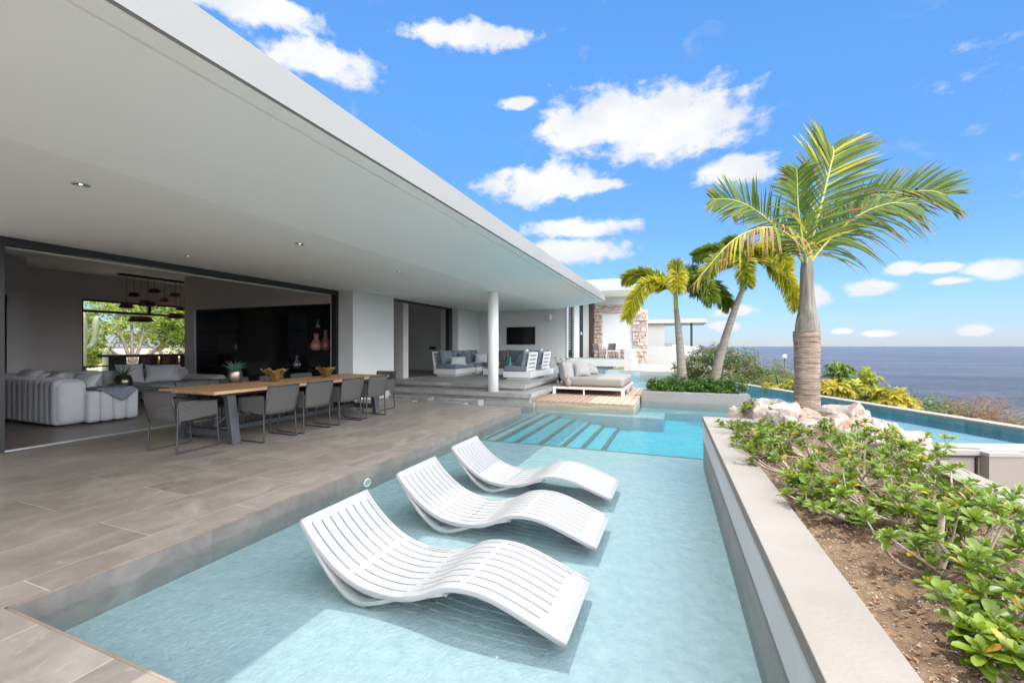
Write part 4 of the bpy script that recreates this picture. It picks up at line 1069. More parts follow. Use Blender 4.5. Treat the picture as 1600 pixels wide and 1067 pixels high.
def frond(lf, ra, pts, n, Lmax, wd_, rs, lift=.5, droop=.35, fwd=.7, normal=None, mis=(0,), tipbrown=.3, spr=1.0, r0=.018, start=.12, brush=False, pexp=.6):
    P = cr(pts, 26)
    ra.tube(P, [r0 * (1 - .85 * i / 26) + .002 for i in range(27)], 6)
    for i in range(n):
        t = start + (1 - start) * (i + rs.uniform(0, .6)) / n
        u = t * 26; k = min(25, int(u)); p = P[k].lerp(P[k + 1], u - k); T = (P[k + 1] - P[k]).normalized()
        nr = normal if normal is not None else Vector((0, 0, 1))
        nn = (nr - T * nr.dot(T)); nn = nn.normalized() if nn.length > 1e-3 else T.orthogonal().normalized()
        S = T.cross(nn).normalized()
        prof_ = math.sin(PI * min(1, .16 + .80 * t)) ** pexp
        for sg in ((-1, 1) if not brush else (-1, 1, -1, 1)):
            if brush:
                q = rs.uniform(0, 2 * PI); side = S * math.cos(q) + nn * math.sin(q); d = T * fwd + side * spr
            else:
                d = T * (fwd + .5 * t + rs.gauss(0, .06)) + S * sg * spr * rs.uniform(.9, 1.1) + nn * (lift + rs.gauss(0, .12))
            d.normalize()
            l = Lmax * prof_ * rs.uniform(.82, 1.12)
            wv = d.cross(nn if not brush else T.cross(d)); 
            if wv.length < 1e-3: wv = S
            wv = wv.normalized() * wd_ * rs.uniform(.8, 1.15)
            vs = []; dr = droop * rs.uniform(.6, 1.5)
            for s_, w_ in ((0, .5), (.3, 1), (.62, .85), (.86, .45), (1, .06)):
                c = p + d * l * s_ + Vector((0, 0, -1)) * dr * l * s_ ** 2.2
                vs += [c - wv * w_, c + wv * w_]
            mi = rs.choice(mis)
            o = len(lf.f)
            lf.add(vs, [(0, 1, 3, 2), (2, 3, 5, 4), (4, 5, 7, 6), (6, 7, 9, 8)], mi, False)
            if rs.random() < tipbrown:
                lf.m[o + 3] = 3
                if rs.random() < .4: lf.m[o + 2] = 3

PR = Vector((.9312, .3645, 0)); PF = Vector((-.3645, .9312, 0)); PZ = Vector((0, 0, 1))
def q3(r_, u_, d_): return PR * r_ + PZ * u_ + PF * d_
BP = thing('bottle_palm', 'tall thick ringed trunk palm with windblown fronds rising from the boulders', 'palm tree', (1.78, 7.5, .42))
a = MB(); rs = random.Random(2)
prof = [(.195, -.1), (.192, .02), (.178, .12), (.164, .35), (.160, .6), (.163, .9), (.168, 1.15), (.171, 1.27), (.168, 1.30), (.14, 1.31)]
dens = []
for i in range(len(prof) - 1):
    for k in range(8):
        f_ = k / 8; r_ = prof[i][0] + (prof[i + 1][0] - prof[i][0]) * f_; z_ = prof[i][1] + (prof[i + 1][1] - prof[i][1]) * f_
        dens.append((r_, z_))
dens.append(prof[-1])
def wavt(r_, z_, a_):
    rr = r_ + .003 * abs(math.sin(z_ * 42)) + .011 * noise.noise(Vector((math.cos(a_) * 2, math.sin(a_) * 2, z_ * 5))) + .005 * noise.noise(Vector((math.cos(a_) * 6, math.sin(a_) * 6, z_ * 14)))
    return rr, z_
a.lathe(dens, n=40, wav=wavt); a.build('trunk', 'trunk', BP)
a = MB()
a.lathe([(.158, 1.285), (.157, 1.36), (.143, 1.46), (.120, 1.58), (.102, 1.72), (.091, 1.9), (.086, 2.08), (.082, 2.22), (.07, 2.33), (.04, 2.42)], n=28,
        wav=lambda r_, z_, a_: (r_ + .005 * math.sin(a_ * 5 + z_ * 2), z_)); a.build('crownshaft', 'crownshaft', BP)
c0 = q3(0, 2.25, 0)
def fr_(name_pts, **kw):
    lf = MB(); ra = MB()
    pts = [c0] + [c0 + q3(*p) for p in name_pts]
    frond(lf, ra, pts, rs=rs, **kw)
    o = ra.build('frond', 'rachis', BP)
    lf.build('leaflets', ['palm_green', 'palm_lime', 'palm_yellow', 'palm_brown'], o)
NV = (PF * -1)     # leaflets of an upright frond spread in the picture plane
G_ = (0, 0, 0, 1, 1)
fr_([(.06, .5, -.05), (.16, 1.0, -.1), (.25, 1.42, -.12), (.32, 1.66, -.1), (.34, 1.78, -.05)], n=60, Lmax=.86, wd_=.017, normal=-PF, lift=.25, droop=.12, fwd=.62, mis=(0, 0, 1, 1, 2), tipbrown=.45, r0=.026)
fr_([(.35, .5, .1), (.90, .95, .15), (1.42, 1.13, .1), (1.82, 1.14, 0), (2.02, 1.06, -.05)], n=64, Lmax=.66, wd_=.017, normal=-PF + PZ * .15, lift=.2, droop=.12, fwd=.85, mis=G_, tipbrown=.25, r0=.024, pexp=.33)
fr_([(.32, .55, .1), (.85, 1.05, .2), (1.35, 1.26, .2), (1.8, 1.2, .15)], n=46, Lmax=.62, wd_=.016, normal=-PF * .6 + PZ, lift=.3, droop=.5, fwd=.7, mis=(0, 1, 3, 2, 0), tipbrown=.7, r0=.02)
fr_([(-.3, .42, 0), (-.75, .8, -.05), (-1.1, .98, -.05), (-1.42, 1.02, 0)], n=48, Lmax=.56, wd_=.017, normal=PZ * .25 - PF, lift=.25, droop=.12, fwd=.55, mis=G_, tipbrown=.3, r0=.022)
fr_([(-.2, .22, -.2), (-.65, .42, -.45), (-1.05, .42, -.6), (-1.5, .2, -.7), (-2.0, -.35, -.75)], n=52, Lmax=.52, wd_=.015, normal=PZ, lift=.1, droop=.75, fwd=.75, mis=(0, 3, 2, 3, 1), tipbrown=.8, r0=.02)
if False: fr_([(.1, .6, .3), (.3, 1.2, .8), (.45, 1.5, 1.3), (.5, 1.45, 1.8)], n=60, Lmax=.75, wd_=.019, normal=PZ, lift=.3, droop=.4, fwd=.6, mis=(0, 0, 3, 1), tipbrown=.6, r0=.02)
fr_([(-.12, .55, .3), (-.25, 1.0, .7), (-.32, 1.25, 1.1), (-.35, 1.2, 1.5)], n=40, Lmax=.6, wd_=.015, normal=PZ, lift=.35, droop=.4, fwd=.6, mis=(0, 1, 1), tipbrown=.3, r0=.02)
fr_([(.25, .35, -.05), (.6, .7, -.15), (.95, .85, -.3), (1.25, .8, -.4)], n=46, Lmax=.66, wd_=.016, normal=-PF + PZ * .6, lift=.1, droop=.5, fwd=.6, mis=(0, 0, 1), tipbrown=.4, r0=.018)
fr_([(-.14, .4, -.1), (-.3, .8, -.25), (-.38, 1.1, -.35), (-.42, 1.28, -.4)], n=44, Lmax=.62, wd_=.016, normal=-PF + PZ * .3, lift=.1, droop=.25, fwd=.6, mis=(0, 1, 1, 0), tipbrown=.35, r0=.018)

# foxtail palms in the far box planter
def foxtail(loc, top, fronds, label, seed):
    rs = random.Random(seed)
    t = thing('foxtail_palm', label, 'palm tree', loc)
    a = MB(); top = Vector(top)
    pts = cr([(0, 0, -.1), tuple(Vector((top.x * .28, top.y * .3, top.z * .35))), tuple(Vector((top.x * .68, top.y * .7, top.z * .75))), top], 14)
    a.tube(pts, [.17 - .10 * (i / 14) ** .8 for i in range(15)], 12); a.build('trunk', 'bark_thin', t)
    a = MB(); a.tube([top - Vector((0, 0, .05)), top + Vector((top.x * .05, 0, .35)), top + Vector((top.x * .08, 0, .55))], [.072, .065, .03], 10); a.build('crownshaft', 'rachis', t)
    tp = top + Vector((top.x * .06, 0, .42))
    for (pl, mis) in fronds:
        lf = MB(); ra = MB()
        frond(lf, ra, [tp] + [tp + q3(*p) for p in pl], n=150, Lmax=.42, wd_=.021, rs=rs, brush=True, fwd=.75, droop=.22, mis=mis, tipbrown=.04, r0=.016, start=.14, spr=1.0, pexp=.35)
        o = ra.build('frond', 'rachis', t); lf.build('leaflets', ['palm_green', 'palm_lime', 'palm_yellow', 'palm_brown'], o)
Y2 = (2, 2, 2, 1); Gn = (0, 1, 1, 1); Md = (1, 1, 2)
foxtail((.13, 14.3, .12), (-.20, .05, 2.55), [
  ([(-.5, .35, -.1), (-1.0, .3, -.2), (-1.4, -.15, -.3), (-1.65, -.75, -.3)], Y2), ([(-.4, .55, .3), (-.95, .8, .6), (-1.45, .65, .8)], Md),
  ([(.5, .4, .1), (1.1, .45, .2), (1.55, .05, .2), (1.8, -.35, .2)], Gn), ([(.3, .6, .3), (.7, .9, .6), (1.2, .8, .9)], Gn),
  ([(-.1, .5, -.4), (-.3, .5, -.9), (-.45, 0, -1.3)], Y2), ([(.1, .7, .2), (.2, 1.1, .5), (.3, 1.1, 1.0)], Md), ([(.25, .3, -.5), (.5, .2, -.9), (.6, -.3, -1.2)], Gn)],
  'bright yellow green foxtail palm with straight slim trunk, nearer the white wing', 5)
foxtail((.98, 14.9, .12), (.93, -.1, 3.3), [
  ([(-.5, .3, 0), (-1.0, .25, -.1), (-1.4, -.25, -.1), (-1.6, -.8, -.1)], Md), ([(-.3, .5, .3), (-.8, .75, .6), (-1.3, .6, .8)], Gn),
  ([(.5, .35, 0), (1.0, .1, .1), (1.4, -.5, .1), (1.6, -1.2, .1)], Y2), ([(.4, .6, .3), (1.0, .8, .5), (1.5, .55, .6)], Y2),
  ([(.1, .5, -.5), (.3, .4, -1), (.4, -.2, -1.3)], Y2), ([(0, .7, .2), (-.1, 1.0, .6), (-.2, 1.0, 1.0)], Gn), ([(-.3, .2, -.4), (-.5, 0, -.8), (-.55, -.6, -1.0)], Md)],
  'leaning foxtail palm with curved bare trunk and yellow fronds on its right', 6)

BX = thing('box_planter', 'long low grey concrete planter box standing in the pool under two palms', 'planter', (.4, 14.9, -.1))
a = MB(); a.box(-1.04, 1.84, 13.3, 13.55, -2.0, .15); a.box(1.6, 1.84, 13.5505, 16.55, -2.0, .1499); a.box(-1.04, -.8, 13.5505, 16.55, -2.0, .1499); a.box(-.8, 1.6, 16.3, 16.55, -2.0, .15)
a.build('wall', 'box_planter', BX, world=True, bevel=.006)
a = MB(); a.box(-.82, 1.62, 13.53, 16.32, -1.8, .09); a.build('soil', 'soil', BX, world=True)
def bush(name, label, loc, size, nleaf, ls, mats, rs, cat='bush', group=None, stem=True, hollow=.35, thingy=True, lw=.45):
    """bush of many small leaf faces in clumps; size = radii"""
    lf = MB(); st_ = MB()
    nc = max(8, nleaf // 55)
    for c_ in range(nc):
        d = Vector((rs.gauss(0, 1), rs.gauss(0, 1), rs.gauss(0, 1) * .9 + .25)).normalized()
        rr = rs.uniform(hollow, 1.0) ** .6
        k = 1 + .22 * noise.noise(d * 2.2 + Vector(loc))
        c = Vector((d.x * size[0] * rr * k, d.y * size[1] * rr * k, abs(d.z) * size[2] * rr * k))
        cs = rs.uniform(.16, .34) * min(size)
        if stem and rs.random() < .5:
            st_.tube(cr([(rs.gauss(0, .04), rs.gauss(0, .04), 0), (c.x * .4, c.y * .4, c.z * .55), c], 4), [.02 * size[2], .015 * size[2], .012 * size[2], .008 * size[2], .005 * size[2]], 4)
        dark = rs.random() < .3
        for j in range(nleaf // nc):
            p = c + Vector((rs.gauss(0, 1), rs.gauss(0, 1), rs.gauss(0, .8))) * cs * .6
            if p.z < 0: p.z = rs.uniform(0, .05)
            M = rotm('Z', rs.uniform(0, 6.28)) @ rotm('X', rs.gauss(.3, .7)) @ rotm('Y', rs.gauss(0, .6))
            l = ls * rs.uniform(.6, 1.25)
            lf.add([p + M @ Vector(q) for q in ((-l, 0, 0), (0, -l * lw, l * .12), (l, 0, 0), (0, l * lw, l * .12))], [(0, 1, 2, 3)], (len(mats) - 1 if dark else rs.randrange(max(1, len(mats) - 1))))
    if not thingy: return lf, st_
    t = thing(name, label, cat, loc, 0, group)
    if st_.v: st_.build('stems', 'stem', t)
    lf.build('foliage', mats, t)
    return t
rs = random.Random(31)
HB = ['at the left end of the box planter', 'left of the straight palm trunk in the box planter', 'at the foot of the straight foxtail palm', 'between the two foxtail palm trunks',
      'at the foot of the leaning foxtail palm', 'right of the leaning palm trunk', 'at the right end of the box planter']
for i, lb in enumerate(HB):
    x = -.62 + i * .36
    bush('hedge_bush', 'glossy deep green bush ' + lb, (x, 13.92 + rs.uniform(-.05, .1), .1), (.30, .36, .50 + rs.uniform(-.06, .07)), 2400, .034, ['leaf', 'leaf_dark', 'leaf_dark'], rs, group='glossy bushes in the grey box planter')
for i in range(3):
    bush('hedge_bush', 'glossy green bush in the back row of the box planter, ' + ('left', 'middle', 'right')[i], (-.3 + i * .75, 15.2, .1), (.4, .6, .32), 1200, .036, ['leaf', 'leaf_dark'], rs, group='glossy bushes in the grey box planter')

# ================================================================== VEGETATION BEYOND THE POOL
rs = random.Random(41)
def tree(name, label, loc, trunk_pts, limbs, blobs, leaf_mats, ls, nper, rs, cat='tree', group=None, bark='bark', r0=.12, lw=.45):
    t = thing(name, label, cat, loc, 0, group)
    a = MB(); a.tube(cr(trunk_pts, 8), [r0 * (1 - .06 * i) for i in range(9)], 9)
    tp = Vector(trunk_pts[-1])
    for b in blobs:
        c = Vector(b[:3]); m_ = tp.lerp(c, .5) + Vector((rs.gauss(0, .12), rs.gauss(0, .12), rs.uniform(-.05, .15)))
        a.tube(cr([tp - Vector((0, 0, .1)), m_, c], 6), [r0 * .5, r0 * .42, r0 * .34, r0 * .27, r0 * .2, r0 * .13, r0 * .07], 6)
        for j in range(4):
            e = c + Vector((rs.gauss(0, 1), rs.gauss(0, 1), rs.gauss(0, .7))) * b[3] * .6
            a.tube([m_.lerp(c, .6), m_.lerp(e, .7), e], [r0 * .16, r0 * .11, r0 * .04], 4)
    a.build('trunk', bark, t)
    lf = MB()
    for b in blobs:
        c = Vector(b[:3]); R_ = b[3]
        for k in range(nper // 40):
            d = Vector((rs.gauss(0, 1), rs.gauss(0, 1), rs.gauss(0, .8))).normalized() * R_ * rs.uniform(.35, 1.1)
            cc = c + d; cs = R_ * rs.uniform(.10, .22); dk_ = rs.random() < .3
            for j in range(40):
                p = cc + Vector((rs.gauss(0, 1), rs.gauss(0, 1), rs.gauss(0, .7))) * cs
                M = rotm('Z', rs.uniform(0, 6.28)) @ rotm('X', rs.gauss(.2, .7)) @ rotm('Y', rs.gauss(0, .6)); l = ls * rs.uniform(.6, 1.3)
                lf.add([p + M @ Vector(q) for q in ((-l, 0, 0), (0, -l * lw, l * .1), (l, 0, 0), (0, l * lw, l * .1))], [(0, 1, 2, 3)], (len(leaf_mats) - 1 if dk_ else rs.randrange(max(1, len(leaf_mats) - 1))))
    lf.build('crown', leaf_mats, t)
    return t
tree('scrub_tree', 'rounded olive green scrub tree with bare lower stems behind the leaning palm', (1.6, 22.5, -1.9), [(0, 0, 0), (.1, 0, 1.0), (0, 0, 1.6)], None,
     [(-1.3, .2, 2.1, .75), (-.6, -.1, 2.7, .8), (.3, .1, 2.95, .75), (1.2, 0, 2.6, .8), (1.9, .2, 2.0, .7), (.5, -.5, 2.1, .8), (-.5, .4, 2.0, .7), (-1.6, 0, 1.6, .5)],
     ['olive_leaf', 'olive_leaf', 'olive_leaf2', 'leaf_dark'], .05, 2600, rs, r0=.10)
tree('scrub_tree', 'yellowish wispy scrub tree right of the leaning palm by the sea horizon', (4.3, 23.4, -1.9), [(0, 0, 0), (.1, 0, .8), (0, 0, 1.2)], None,
     [(-.8, 0, 1.9, .6), (0, 0, 2.3, .6), (.7, .1, 1.9, .6), (.2, -.3, 1.5, .7), (-.9, 0, 1.3, .6), (1.3, 0, 1.5, .5)], ['olive_leaf2', 'olive_leaf2', 'olive_leaf'], .05, 1500, rs, r0=.06, lw=.3)
def wpx(r_, d_): return (PR * r_ + PF * d_)
BL = [('low grey green scrub bush just outside the pool wall, left of the big palm', 1178, 17.5, 1.0, .62, ['olive_leaf', 'olive_leaf2', 'leaf_dark']),
      ('dark dense scrub bush beyond the pool wall beside the yellow clumps', 1200, 18.5, .9, .65, ['olive_leaf2', 'olive_leaf']),
      ('dull green scrub bush left of the big palm trunk', 1225, 21, 1.1, .8, ['olive_leaf', 'leaf_dark']),
      ('dark green bush right behind the big palm trunk', 1295, 20, .9, .9, ['leaf_dark', 'olive_leaf', 'leaf_dark']),
      ('olive bush sloping down to the right of the yellow clumps', 1425, 17.5, 1.3, .7, ['olive_leaf', 'olive_leaf2', 'leaf_dark']),
      ('long olive green bush descending towards the shore', 1462, 16.5, 1.3, .55, ['olive_leaf2', 'olive_leaf', 'leaf_dark']),
      ('low green bush before the brown shrubs at right', 1492, 15.5, 1.0, .42, ['olive_leaf', 'leaf_dark'])]
def veg_base(px, d):
    p = wpx((px - 800) / 665 * d, d); return p
TOPY = [577, 583, 580, 572, 606, 618, 630]
for (lb, px, d, wd_, h, m), ty in zip(BL, TOPY):
    p = veg_base(px, d); gz = ground_z(p.x, p.y); top = 1.5 - (ty - 541) / 665 * d
    hh_ = max(.5, top - gz)
    bush('scrub_bush', lb, (p.x, p.y, gz - .05), (wd_ * .9, wd_ * .9, hh_), 4200, .045, m, rs, group='scrub bushes beyond the pool wall', lw=.35)
for px, d, ty, lb in ((1515, 14, 622, 'reddish brown dry twiggy shrub at the right beyond the pool wall'), (1560, 13, 640, 'brown leafless shrub before the white surf'), (1545, 16, 618, 'tall dry brown shrub against the sea at right'), (1592, 12.5, 655, 'dry brown shrub at the right edge above the pool wall')):
    p = veg_base(px, d); gz = ground_z(p.x, p.y); top = 1.5 - (ty - 541) / 665 * d
    t = thing('dry_shrub', lb, 'shrub', (p.x, p.y, gz), 0, 'dry brown shrubs beyond the pool wall')
    a = MB()
    H_ = max(.5, top - gz)
    lf = MB()
    for k in range(46):
        e = Vector((rs.gauss(0, .42), rs.gauss(0, .42), H_ * rs.uniform(.6, 1.02))); pts = cr([(0, 0, 0), (e.x * .4, e.y * .4, e.z * .6), e], 4)
        a.tube(pts, [.014, .011, .008, .005, .003], 4)
        for j in range(6):
            b0 = pts[rs.choice((2, 3, 4))]; e2 = b0 + Vector((rs.gauss(0, .14), rs.gauss(0, .14), rs.uniform(-.02, .2)))
            a.tube([b0, e2], [.005, .002], 3, caps=False)
            for q_ in range(5):
                pp = b0.lerp(e2, rs.random()); l = .022
                M = rotm('Z', rs.uniform(0, 6)) @ rotm('X', rs.gauss(0, .8))
                lf.add([pp + M @ Vector(q) for q in ((-l, 0, 0), (0, -l * .5, 0), (l, 0, 0), (0, l * .5, 0))], [(0, 1, 2, 3)], rs.choice((0, 0, 1)))
    a.build('twigs', 'brown_twig', t); lf.build('foliage', ['brown_twig', 'olive_leaf2'], t)
# yellow areca clumps
def areca(label, px, d, ty, width, mats, n):
    p = veg_base(px, d); gz = ground_z(p.x, p.y); top = 1.5 - (ty - 541) / 665 * d
    H_ = top - gz
    t = thing('areca_palm', label, 'palm bush', (p.x, p.y, gz), 0, 'yellow green palm clumps beyond the pool wall')
    lf = MB(); ra = MB()
    for k in range(n):
        a_ = rs.uniform(0, 2 * PI); el_ = rs.uniform(.15, 1); r_ = width * rs.uniform(.35, 1) * (1.15 - .6 * el_)
        h_ = H_ * (.55 + .45 * el_) * rs.uniform(.85, 1.02)
        b0 = Vector((math.cos(a_) * .12, math.sin(a_) * .12, H_ * .15))
        e = Vector((math.cos(a_) * r_, math.sin(a_) * r_, h_ * (.86 if el_ < .5 else .97)))
        frond(lf, ra, [b0, Vector((e.x * .25, e.y * .25, h_ * .75)), Vector((e.x * .65, e.y * .65, h_ * 1.0)), e], n=26, Lmax=.30, wd_=.015, rs=rs, lift=.35, droop=.55, fwd=.8, mis=mats, tipbrown=.05, r0=.012, start=.35)
    ra.build('stalks', 'rachis', t); lf.build('fronds', ['palm_green', 'palm_lime', 'palm_yellow', 'palm_brown'], t)
areca('bright yellow palm clump left of the big palm trunk', 1210, 15.5, 596, .75, (2, 2, 1), 34)
areca('yellow green palm clump hidden partly by the big palm trunk', 1240, 16, 590, .7, (2, 1), 30)
areca('golden ochre palm clump just right of the big palm trunk', 1300, 14.8, 594, .8, (2, 2, 3), 36)
areca('tall green palm clump with arching fronds right of the big palm', 1312, 18.0, 566, .95, (1, 1, 0), 40)
areca('green palm clump at the back with long arching fronds above the yellow ones', 1352, 18.5, 573, 1.0, (1, 1, 2), 38)
areca('bright yellow palm clump in the middle of the row', 1345, 15.0, 592, .8, (2, 2, 1), 38)
areca('lime yellow palm clump in front of the wall, right of middle', 1372, 14.0, 604, .6, (2, 1), 32)
areca('golden yellow palm clump at the right end of the row', 1398, 13.6, 608, .8, (2, 2, 2, 3), 42)
# spiky agave stalk and white globe lamp
p = veg_base(1222, 16.5); gz = ground_z(p.x, p.y)
t = thing('agave_spike', 'single dark pointed agave leaf rising over the yellow clumps left of the palm', 'agave', (p.x, p.y, gz))
a = MB(); a.tube(cr([(0, 0, 0), (0.0, 0, .9), tuple(q3(-.18, 1.75, 0)), tuple(q3(-.33, 2.3 - .0, 0))], 10), [.06, .07, .07, .065, .06, .055, .045, .035, .022, .012, .003], 6); a.build('leaf_blade', 'leaf_dark', t)
p = veg_base(1226, 23); gz = ground_z(p.x, p.y)
t = thing('globe_lamp', 'small white globe garden lamp seen against the sea', 'lamp', (p.x, p.y, gz))
zt = 1.5 - 16 / 665 * 23 - gz
a = MB(); a.tube([(0, 0, 0), (0, 0, zt - .1)], .03, 8); a.build('post', 'black_frame', t)
a = MB(); a.lathe([(.11 * math.sin(k / 12 * PI) + .0001, zt - .11 * math.cos(k / 12 * PI)) for k in range(13)], n=18); a.build('globe', 'globe', t)
# scrub covering the hillside
lf = MB()
for i in range(1500):
    t_ = rs.uniform(-40, 40); s_ = 2.0 + 92 * rs.random() ** 1.3
    p = OA + OD * t_ + ON * s_
    if p.y > 60: continue
    gz = ground_z(p.x, p.y)
    sz = rs.uniform(.5, 1.3) * (1 + s_ / 60); n = 46; l0 = .05 * (1 + s_ / 12); mi = rs.choice((0, 0, 1, 1, 2, 3))
    for j in range(n):
        d = Vector((rs.gauss(0, .5) * sz, rs.gauss(0, .5) * sz, abs(rs.gauss(0, .28)) * sz))
        M = rotm('Z', rs.uniform(0, 6.28)) @ rotm('X', rs.gauss(.3, .6)); l = l0 * rs.uniform(.6, 1.4)
        q0 = Vector((p.x, p.y, gz)) + d
        lf.add([q0 + M @ Vector(q) for q in ((-l, 0, 0), (0, -l * .5, l * .15), (l, 0, 0), (0, l * .5, l * .15))], [(0, 1, 2, 3)], mi)
tag(lf.build('scrub', ['olive_leaf', 'olive_leaf2', 'leaf_dark', 'brown_twig']), 'olive and brown scrub covering the hillside down to the shore', 'scrub', kind='stuff')

# ================================================================== POOL LOUNGERS
PX_ = [(-.98, .245), (-.93, .18), (-.84, .09), (-.72, -.005), (-.60, -.075), (-.48, -.118), (-.36, -.138), (-.22, -.142), (-.08, -.120), (.04, -.075), (.15, -.018), (.26, .012), (.38, .018), (.50, .004), (.64, -.035), (.80, -.092), (.98, -.158)]
Wd = .695
def lounger(loc, label):
    t = thing('pool_lounger', label, 'lounger', loc, 0, 'three white loungers standing in the shallow pool')
    P = cr([(x, 0, z + .120) for x, z in PX_], 96)
    th = .030
    nrm = []
    for i in range(97):
        T = (P[min(96, i + 1)] - P[max(0, i - 1)]).normalized(); nrm.append(Vector((-T.z, 0, T.x)))
    # slots: 8 slats lines, broken into 4 groups, cut right through the shell
    ng = 9
    gaps = []
    nslot = 8
    ys = [0.0]
    m0 = .055; gw = .0115; pitch = (Wd - 2 * m0 - gw) / (nslot - 1)
    for k in range(nslot):
        a0 = m0 + k * pitch; ys += [a0, a0 + gw]
    ys.append(Wd)
    segs = [(5, 25), (27, 47), (49, 68), (70, 91)]
    def isgap(i, j):
        if j % 2 == 0: return False
        k = j // 2
        sh = int((k - 3.5) * .35)
        return any(a_ + sh <= i < b_ + sh for a_, b_ in segs)
    a = MB()
    m = len(ys)
    vt = []; vb = []
    for i in range(97):
        for y in ys:
            e = min(y, Wd - y); lip = .0 if e > .004 else -.010
            vt.append(P[i] + nrm[i] * lip + Vector((0, y - Wd / 2, 0))); vb.append(P[i] - nrm[i] * th + Vector((0, y - Wd / 2, 0)))
    o = len(vt)
    fs = []
    for i in range(96):
        for j in range(m - 1):
            if isgap(i, j): continue
            q = (i * m + j, i * m + j + 1, (i + 1) * m + j + 1, (i + 1) * m + j)
            fs.append(q[::-1]); fs.append((q[0] + o, q[1] + o, q[2] + o, q[3] + o))
            if j == 0 or isgap(i, j - 1): fs.append((q[0], q[3], q[3] + o, q[0] + o))
            if j == m - 2 or isgap(i, j + 1): fs.append((q[1], q[1] + o, q[2] + o, q[2]))
            if i == 0 or isgap(i - 1, j): fs.append((q[0], q[0] + o, q[1] + o, q[1]))
            if i == 95 or isgap(i + 1, j): fs.append((q[3], q[2], q[2] + o, q[3] + o))
    a.add(vt + vb, fs, 0, False)
    sh_ = a.build('seat_shell', 'white_plastic', t)
    for p_ in sh_.data.polygons: p_.use_smooth = False
    # thick side rims following the shell, plus lower sled rails
    for s_ in (-1, 1):
        y0 = s_ * Wd / 2
        a = MB()
        pr = []
        for i in range(0, 97, 2):
            c = P[i] - nrm[i] * .012 + Vector((0, y0, 0)); u_ = nrm[i]; 
            hgt = .026 + (.006 if i < 40 else .0) ; b_ = .020
            pr.append((c, u_, hgt, b_))
        vs = []
        for c, u_, hg, b_ in pr:
            yv = Vector((0, -s_, 0))
            vs += [c + u_ * .015 + yv * b_, c + u_ * .010 - yv * .004, c - u_ * hg - yv * .004, c - u_ * hg + yv * b_]
        n_ = len(pr)
        fs = [(i * 4 + k, i * 4 + (k + 1) % 4, (i + 1) * 4 + (k + 1) % 4, (i + 1) * 4 + k) for i in range(n_ - 1) for k in range(4)]
        if s_ > 0: fs = [f[::-1] for f in fs]
        fs += [(0, 1, 2, 3), tuple((n_ - 1) * 4 + k for k in (3, 2, 1, 0))]
        a.add(vs, fs, 0, True); a.build('side_rim', 'white_plastic', t, bevel=.004)
    a = MB()
    Q = cr([(-.93, 0, .265), (-.80, 0, .105), (-.68, 0, -.02), (-.56, 0, -.10), (-.45, 0, -.118), (-.32, 0, -.085), (-.14, 0, -.015), (.02, 0, .03), (.2, 0, .085)], 40)
    for s_ in (-1, 1):
        vs = []
        y1 = s_ * (Wd / 2 + .003); y2 = s_ * (Wd / 2 - .06)
        for i, p in enumerate(Q):
            T = (Q[min(40, i + 1)] - Q[max(0, i - 1)]).normalized(); u_ = Vector((-T.z, 0, T.x)); hh_ = .052
            vs += [Vector((p.x, y2, p.z)) + u_ * .0, Vector((p.x, y1, p.z)), Vector((p.x, y1, p.z)) - u_ * hh_ * .5, Vector((p.x, y2, p.z)) - u_ * hh_ * .6]
        fs = [(i * 4 + k, i * 4 + (k + 1) % 4, (i + 1) * 4 + (k + 1) % 4, (i + 1) * 4 + k) for i in range(40) for k in range(4)]
        fs += [(0, 1, 2, 3), (163, 162, 161, 160)]
        if s_ < 0: fs = [f[::-1] for f in fs]
        a = MB(); a.add(vs, fs, 0, True); a.build('sled_rail', 'white_plastic', t, bevel=.003)
    a = MB(); a.box(-.53, -.43, -Wd / 2 + .02, Wd / 2 - .02, -.165, -.135); a.build('cross_bar', 'white_plastic', t)
    return t
lounger((-1.555, 2.66, LED + .173), 'white slatted wave shaped lounger nearest the camera in the shallow water')
lounger((-1.60, 3.85, LED + .173), 'middle one of the three white wave shaped pool loungers')
lounger((-1.65, 5.03, LED + .173), 'farthest white wave shaped lounger, close to the pool steps')

# ================================================================== DINING SET
T_ = thing('dining_table', 'long teak topped outdoor dining table on splayed charcoal trestle legs', 'table', (-6.95, 6.2, 0))
a = MB()
for k in range(6):
    x0 = -7.60 + k * .2155; a.box(x0, x0 + .211, 4.2, 8.23, .785, .832)
a.build('tabletop', 'teak', T_, world=True, bevel=.004)
a = MB(); a.box(-7.45, -6.45, 4.4, 8.05, .74, .784); a.build('apron', 'charcoal', T_, world=True)
for y in (4.55, 7.85):
    for s_ in (-1, 1):
        a = MB(); a.obox((-6.95 + s_ * .52, y, .385), (.10, .13, .79), rotm('Y', s_ * R(-9)).to_3x3()); a.build('leg', 'charcoal', T_, world=True, bevel=.004)
    a = MB(); a.box(-7.45, -6.45, y - .05, y + .05, .10, .20); a.build('crossbar', 'charcoal', T_, world=True, bevel=.003)
a = MB(); a.box(-7.0, -6.9, 4.56, 7.84, .11, .19); a.build('stretcher', 'charcoal', T_, world=True)
for y, s_ in ((4.9, 1), (7.5, -1)):
    a = MB(); a.tube([(-6.95, y - s_ * .28, .2), (-6.95, y + s_ * .45, .74)], .045, 4); a.build('brace', 'charcoal', T_, world=True)

